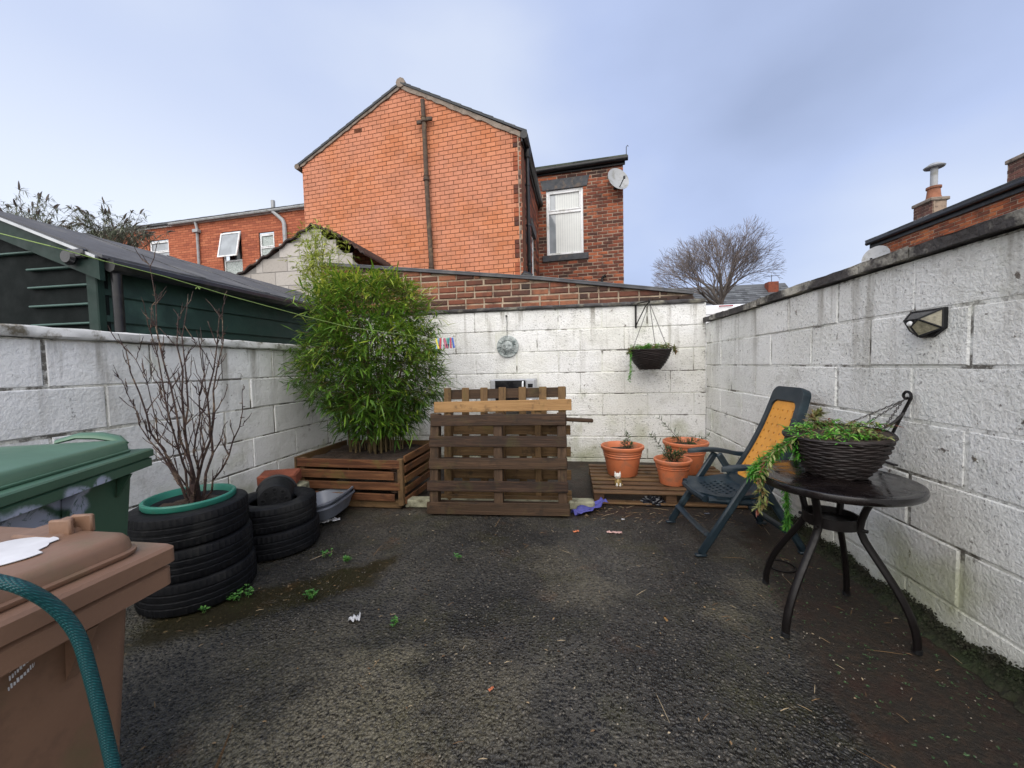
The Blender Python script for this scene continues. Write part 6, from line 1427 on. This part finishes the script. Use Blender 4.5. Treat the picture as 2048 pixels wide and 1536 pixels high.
# ------------------------------------------------------------------ litter, cloth, weeds
def scrap(name, label, cat_, px, py, L, W, mt, rz, h=.006, seed=1, curl=.01, kind=None, group=None):
    R = random.Random(seed); c = onZ(px, py, 0); n = 10; nn_ = 4; vs = []; Rm = Rz(rz)
    for i in range(n+1):
        for j in range(nn_+1):
            u, v = i/n-.5, j/nn_-.5; vs.append(c+Rm @ Vector((u*L*(1+R.uniform(-.05, .05)), v*W*(1+R.uniform(-.25, .25)), h*.4+abs(R.gauss(0, curl))*.7)))
    m = MB(); m.add(vs, [[i*(nn_+1)+j, (i+1)*(nn_+1)+j, (i+1)*(nn_+1)+j+1, i*(nn_+1)+j+1] for i in range(n) for j in range(nn_)])
    o = m.build(name, mt, None, smooth='auto'); md = o.modifiers.new('thick', 'SOLIDIFY'); md.thickness = .0012; md.offset = 1; tag(o, label, cat_, group); return o
scrap('paper_scrap', 'crumpled strip of white paper on the ground by the shorter tyre stack', 'paper', 657, 1044, .17, .05, m_paper, .65, .01, 3, .014)
scrap('paper_scrap', 'small torn white scrap lying alone on the wet ground', 'paper', 709, 1241, .055, .04, m_paper, .4, .008, 4, .016)
scrap('wrapper', 'pinkish white crushed wrapper on the ground in front of the blue cloth', 'wrapper', 1229, 1066, .11, .022, m_pinkp, -.05, .006, 5, .006)
scrap('fallen_leaf', 'orange brown leaf on the ground left of the pinkish wrapper', 'leaf', 1152, 1064, .045, .022, m_terr, .5, .006, 6, .007)
scrap('fallen_leaf', 'short tan curl of leaf in the middle of the wet ground', 'leaf', 982, 1380, .022, .010, m_terr, .9, .006, 7, .004)
scrap('paper_scrap', 'tiny white fragment on the soil just in front of the flat pallet', 'paper', 1246, 1040, .022, .014, m_paper, .1, .004, 8, .006)
scrap('paper_scrap', 'little white shred under the front edge of the flat pallet', 'paper', 1270, 1003, .03, .018, m_paper, .1, .004, 18, .006)
scrap('fallen_leaf', 'pale buff leaf on the ground ahead of the table legs', 'leaf', 1332, 1240, .030, .010, m_wood_l, 1.8, .004, 9, .004)
scrap('foil_scrap', 'bluish scrap of plastic on the soil under the garden chair', 'scrap', 1414, 1028, .04, .014, m_greyplast, 0, .004, 10, .004)
def cloth():
    c = onZ(1180, 1024, 0); R = random.Random(4); n, k_ = 40, 16; vs = []; Rm = Rz(rad(38))
    for i in range(n+1):
        for j in range(k_+1):
            u, v = i/n, j/k_-.5; wd = .10+.05*math.sin(u*5)+.05*u; p = Vector(((u-.5)*.34, v*wd*(.55+.45*abs(math.sin(u*9+v*3))), .014+.045*u*u+.016*math.sin(v*9+u*6)*math.cos(u*9)+.008*math.sin(u*19+v*7))); p.z = max(.003, p.z+.006); vs.append(c+Vector((0, .03, 0))+Rm @ p)
    m = MB(); m.add(vs, [[i*(k_+1)+j, (i+1)*(k_+1)+j, (i+1)*(k_+1)+j+1, i*(k_+1)+j+1] for i in range(n) for j in range(k_)]); o = m.build('cloth', m_blue, None, smooth='auto'); md = o.modifiers.new('thick', 'SOLIDIFY'); md.thickness = .002; tag(o, 'crumpled blue cloth lying at the corner of the flat pallet', 'cloth')
    c = onZ(1305, 1008, 0); m = MB(); n = 26; vs = []
    for i in range(13):
        for j in range(n):
            a = 2*PI*j/n; ph = PI/2*i/12; r = 1+.16*math.sin(5*a+i)+.12*math.sin(9*a-i*1.3)+R.uniform(-.05, .05); vs.append(c+Vector((.10*r*math.cos(a)*math.cos(ph), .05*r*math.sin(a)*math.cos(ph)-.01, .005+.062*math.sin(ph)*r)))
    m.add(vs, [[i*n+j, i*n+(j+1) % n, (i+1)*n+(j+1) % n, (i+1)*n+j] for i in range(12) for j in range(n)]+[[12*n+j for j in range(n)]]); tag(m.build('plastic_bag', m_bag, None), 'crumpled shiny black bag in front of the flat pallet', 'bag')
cloth()
def weed(label, px, py, r, n, seed):
    R = random.Random(seed); c = onZ(px, py, 0); m = MB()
    for i in range(n):
        a = R.uniform(0, 2*PI); q = r*math.sqrt(R.random()); p = c+Vector((q*math.cos(a), q*math.sin(a)*.7, .002)); e = p+Vector((R.uniform(-.01, .01), R.uniform(-.01, .01), R.uniform(.008, .03))); m.tint = R.random(); m.tube([p, e], .0012, 3)
        for k in range(4): b = R.uniform(0, 6.3); m.tint = R.random(); leaf(m, e, Vector((math.cos(b), math.sin(b), R.uniform(.0, .6))), R.uniform(.012, .024), R.uniform(.008, .013), R, .1)
    tag(m.build('weed', m_weed), label, 'weed', 'small green weeds on the ground')
weed('leafy weed clump growing against the foot of the taller tyre stack', 478, 1192, .075, 34, 1)
weed('tiny weed below and left of the leafy clump by the tyres', 407, 1226, .012, 4, 2)
weed('weed at the near edge of the silt patch, left of the paper scrap', 620, 1195, .035, 14, 3)
weed('weed at the far right corner of the muddy silt patch', 692, 1122, .030, 12, 4)
weed('thin line of weed along the back edge of the silt patch', 655, 1112, .04, 8, 5)
weed('small weed on the open ground right of the torn white scrap', 787, 1252, .014, 6, 6)
weed('very small weed in the middle of the yard in front of the pallets', 917, 1118, .014, 5, 7)
def seedlings():
    R = random.Random(31); m = MB(); N_ = 0
    while N_ < 260:
        y = R.uniform(1.2, 2.75); x = XR-R.uniform(.08, .62)
        if R.random() < .35+.5*math.sin(x*17)*math.sin(y*13): continue
        N_ += 1; c = Vector((x, y, .001))
        for k in range(R.randint(2, 5)): b = R.uniform(0, 6.3); m.tint = R.random(); leaf(m, c+Vector((0, 0, .006)), Vector((math.cos(b), math.sin(b), R.uniform(.1, .6))), R.uniform(.005, .012), R.uniform(.003, .006), R, 0)
    tag(m.build('seedlings', m_seed), 'tiny green seedlings scattered over the soil below the table', kind='stuff')
    m = MB()
    for i in range(280):
        z = R.random()
        if z < .45: x, y = R.uniform(.1, 1.5), R.uniform(3.05, 3.4)
        elif z < .8: x, y = R.uniform(.7, 1.6), R.uniform(1.0, 3.3)
        else: x, y = R.uniform(-1.9, .8), R.uniform(1.0, 3.1)
        a = R.uniform(0, PI); L = R.uniform(.006, .05) if R.random() < .9 else R.uniform(.08, .16); c = Vector((x, y, .004)); d = Vector((math.cos(a), math.sin(a), R.uniform(-.02, .05))); m.tint = R.random(); m.tube([c-d*L/2, c+Vector((0, 0, .002)), c+d*L/2], [.0008, .0016, .0006], 3)
    for i in range(160):
        c = Vector((R.uniform(-1.9, 1.3), R.uniform(.7, 3.2), .003)); b = R.uniform(0, 6.3); m.tint = R.random(); leaf(m, c, Vector((math.cos(b), math.sin(b), .1)), R.uniform(.008, .020), R.uniform(.004, .009), R, 0)
    tag(m.build('leaf_litter', leaf_mat('dry_litter', (.09, .045, .02), (.24, .15, .07), (.42, .34, .22), .8, .0)), 'dry bits of straw and leaf scattered on the ground', kind='stuff')
seedlings()
def grit():
    R = random.Random(12); m = MB()
    for i in range(2600):
        y = .55+2.4*R.random()**1.6; x = R.uniform(-1.6, 1.5); r = R.uniform(.0015, .0045)*(1.3 if R.random() < .08 else 1); m.tint = R.random(); c = Vector((x, y, r*.3)); P_ = [c+Vector((r*math.cos(a)*R.uniform(.7, 1.2), r*math.sin(a)*R.uniform(.7, 1.2), -r*.3)) for a in (0, 1.25, 2.5, 3.8, 5.0)]; m.add(P_+[c+Vector((R.uniform(-.3, .3)*r, 0, r*.7))], [[0, 1, 5], [1, 2, 5], [2, 3, 5], [3, 4, 5], [4, 0, 5]])
    tag(m.build('loose_grit', brick_mat('grit_stone', (.03, .028, .026), (.09, .08, .07), (.30, .26, .20), bs=.3)), 'loose grit and tiny stones scattered over the wet yard', kind='stuff')
grit()
def mudstick():
    a = onZ(432, 1536); b = onZ(466, 1450); m = MB(); m.tube([a-(b-a)*.5, a, b], [.006, .005, .0015], 5); tag(m.build('stick', m_wood_d), 'dark twig lying on the ground at the bottom edge beside the brown bin', 'twig')
mudstick()
def manhole():
    c = onZ(1562, 1133, .002); m = MB(); m.lathe([(.07, 0), (.078, 0), (.078, .008), (.07, .008)], c, 24, close=True); tag(m.build('drain_ring', m_blackp), 'thin dark metal ring lying on the soil under the table', 'ring')
manhole()

# ------------------------------------------------------------------ trees
def bare_tree():
    R = random.Random(23); Y = 20; b = onY(1440, 660, Y); b.z = 0; t = thing('bare_tree', 'leafless round-headed tree standing beyond the wall corner', 'tree', b); tr = MB(); tw = MB()
    def grow(p, d, L, r, dep):
        n = 3; pts = [p]
        for k in range(n):
            d = (d+Vector((R.uniform(-.13, .13), R.uniform(-.13, .13), R.uniform(-.05, .06)))).normalized(); pts.append(pts[-1]+d*L/n)
        (tr if dep < 3 else tw).tube(pts, [r*(1-.4*k/n) for k in range(n+1)], 6 if dep < 3 else 3, caps=False)
        if dep >= 8: return
        kids = 3 if dep in (1, 2, 4, 5) else 2
        for k in range(kids):
            ax = d.orthogonal().normalized(); ax = Matrix.Rotation(2*PI*(k+R.random()*.7)/kids, 3, d) @ ax; an = R.uniform(.20, .46) if dep > 0 else R.uniform(.3, .6)
            grow(pts[-1] if k < 2 else pts[-2], (d*math.cos(an)+ax*math.sin(an)).normalized(), L*R.uniform(.74, .92), max(.006, r*.58), dep+1)
    top = Vector((b.x, b.y, 4.0)); tr.tube([b, b+Vector((.02, 0, 2)), top], [.26, .21, .17], 8, caps=False)
    for k in range(7):
        a = 2*PI*k/7+.3; an = R.uniform(.35, 1.15) if k else .1; grow(top-Vector((0, 0, .25*(k % 3))), Vector((math.cos(a)*math.sin(an), math.sin(a)*math.sin(an), math.cos(an))), .82, .095, 1)
    tr.build('trunk', m_bark, t, smooth='auto'); tw.build('crown', m_twig, t)
bare_tree()
def buddleia(label, cx, cy, rx, ry, Y, seed, n):
    R = random.Random(seed); c = onY(cx, cy, Y); k = Y/F; W, Hh = rx*k, ry*k; b = Vector((c.x, Y, 0)); t = thing('buddleia_bush', label, 'bush', b); st = MB(); lf = MB()
    for i in range(n):
        a = R.uniform(-1.25, 1.25); q = R.uniform(.45, 1.0); e = Vector((c.x+W*q*math.sin(a)*1.05, Y+R.uniform(-.5, .5)*W, c.z-Hh*.6+Hh*1.6*q*max(.1, math.cos(a)))); s0 = Vector((c.x+R.uniform(-.2, .2)*W, Y, c.z-Hh*1.4)); md = s0.lerp(e, .55)+Vector(((e.x-s0.x)*-.15, 0, Hh*.25))
        pts = [(1-u)**2*s0+2*u*(1-u)*md+u*u*e for u in [j/7 for j in range(8)]]; st.tube(pts, [.016*(1-.8*j/7) for j in range(8)], 4, caps=False)
        for j in range(3, 8):
            for s_ in range(3):
                d = Vector((R.uniform(-1, 1), R.uniform(-.6, .6), R.uniform(-.3, .9))).normalized(); e2 = pts[j]+d*R.uniform(.08, .25)*Hh; st.tube([pts[j], e2], [.004, .002], 3, caps=False)
                for _ in range(4): lf.tint = R.random(); leaf(lf, pts[j].lerp(e2, R.random()), Vector((R.uniform(-1, 1), R.uniform(-1, 1), R.uniform(-.9, .5))), R.uniform(.08, .20), R.uniform(.012, .024), R, .3)
        lf.tint = .1; L = R.uniform(.15, .32); d = (pts[-1]-pts[-2]).normalized(); hd = [pts[-1]+d*L*j/4+Vector((R.uniform(-.01, .01), 0, -.02*j*j*.3)) for j in range(5)]; st.tube(hd, [.018, .024, .020, .012, .003], 4)
    st.tube([b, Vector((c.x, Y, c.z-Hh*1.2))], [.08, .05], 6); st.build('branches', m_bark, t); lf.build('leaves', m_budleaf, t)
buddleia('sparse greyish bush with dead flower spikes at the far left edge, above the shed', 60, 445, 105, 75, 8.0, 1, 44)
buddleia('green brown bush rising over the shed roof in front of the long orange house', 225, 470, 105, 68, 8.6, 2, 60)

# ------------------------------------------------------------------ overcast daylight
w = bpy.data.worlds.new('World'); S.world = w; w.use_nodes = True; nt = w.node_tree; nt.nodes.clear()
def wn(ty, **k):
    q = nt.nodes.new(ty)
    for a, b in k.items(): setattr(q, a, b)
    return q
SE, SR = rad(48), rad(205)
sky = wn('ShaderNodeTexSky', sky_type='NISHITA'); sky.sun_disc = False; sky.sun_elevation = SE; sky.sun_rotation = SR; sky.air_density = 1.2; sky.dust_density = 3.0; sky.ozone_density = 1.5
tc = wn('ShaderNodeTexCoord'); nz = wn('ShaderNodeTexNoise'); mp = wn('ShaderNodeMapping'); mp.inputs['Scale'].default_value = (1, 1, 1.7); mp.inputs['Location'].default_value = (.3, 1.7, .2)
nt.links.new(tc.outputs['Generated'], mp.inputs[0]); nt.links.new(mp.outputs[0], nz.inputs['Vector']); nz.inputs['Scale'].default_value = 1.25; nz.inputs['Detail'].default_value = 7; nz.inputs['Roughness'].default_value = .42; nz.inputs['Distortion'].default_value = .0
cr = wn('ShaderNodeValToRGB'); nt.links.new(nz.outputs['Fac'], cr.inputs[0]); e = cr.color_ramp.elements; e[0].position = .34; e[0].color = (3.0, 3.6, 5.3, 1); e[1].position = .68; e[1].color = (5.5, 6.1, 7.5, 1)
e2 = cr.color_ramp.elements.new(.5); e2.color = (4.0, 4.75, 6.9, 1)
# brighter thin cloud low on the left
sx = wn('ShaderNodeSeparateXYZ'); nt.links.new(tc.outputs['Generated'], sx.inputs[0])
def wm(op, a, b):
    q = wn('ShaderNodeMath', operation=op)
    for i, x in enumerate((a, b)):
        if isinstance(x, (int, float)): q.inputs[i].default_value = x
        else: nt.links.new(x, q.inputs[i])
    return q.outputs[0]
def wr(v, a, b, c=0., d=1.):
    q = wn('ShaderNodeMapRange', clamp=True, interpolation_type='SMOOTHSTEP'); nt.links.new(v, q.inputs[0])
    for n_, x in zip(('From Min', 'From Max', 'To Min', 'To Max'), (a, b, c, d)): q.inputs[n_].default_value = x
    return q.outputs[0]
lowleft = wm('MULTIPLY', wr(sx.outputs[0], .05, -.75), wr(wm('ADD', sx.outputs[2], wm('MULTIPLY', nz.outputs['Fac'], .5)), .95, .40)); mx = wn('ShaderNodeMix', data_type='RGBA'); nt.links.new(lowleft, mx.inputs[0]); nt.links.new(cr.outputs[0], mx.inputs[6]); mx.inputs[7].default_value = (7.3, 7.8, 8.7, 1)
# brighter unseen sky added behind the camera to light the walls
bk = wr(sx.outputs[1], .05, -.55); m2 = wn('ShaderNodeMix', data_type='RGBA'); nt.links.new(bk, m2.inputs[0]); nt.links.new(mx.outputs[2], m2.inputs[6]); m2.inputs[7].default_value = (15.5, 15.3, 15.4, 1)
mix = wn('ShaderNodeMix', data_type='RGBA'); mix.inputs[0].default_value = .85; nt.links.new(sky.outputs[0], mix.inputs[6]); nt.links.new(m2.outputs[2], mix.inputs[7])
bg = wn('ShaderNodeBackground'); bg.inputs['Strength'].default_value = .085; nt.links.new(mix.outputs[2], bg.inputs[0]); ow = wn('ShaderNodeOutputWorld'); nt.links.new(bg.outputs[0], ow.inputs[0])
sun = bpy.data.lights.new('sun', 'SUN'); sun.energy = 1.1; sun.angle = rad(70); sun.color = (1, .95, .88); so = bpy.data.objects.new('sun', sun); C.objects.link(so)
az = rad(184)   # from behind the camera, a little to the left
sd = Vector((math.sin(az)*math.cos(SE), math.cos(az)*math.cos(SE), math.sin(SE))); so.rotation_euler = sd.to_track_quat('Z', 'Y').to_euler(); so.location = (0, -5, 12)
S.view_settings.view_transform = 'Standard'; S.view_settings.look = 'None'; S.view_settings.gamma = 1; S.view_settings.exposure = 0.72; S.view_settings.use_curve_mapping = False
S.cycles.use_denoising = True; S.cycles.max_bounces = 6; S.cycles.diffuse_bounces = 3; S.cycles.glossy_bounces = 3; S.cycles.transmission_bounces = 3; S.cycles.transparent_max_bounces = 4
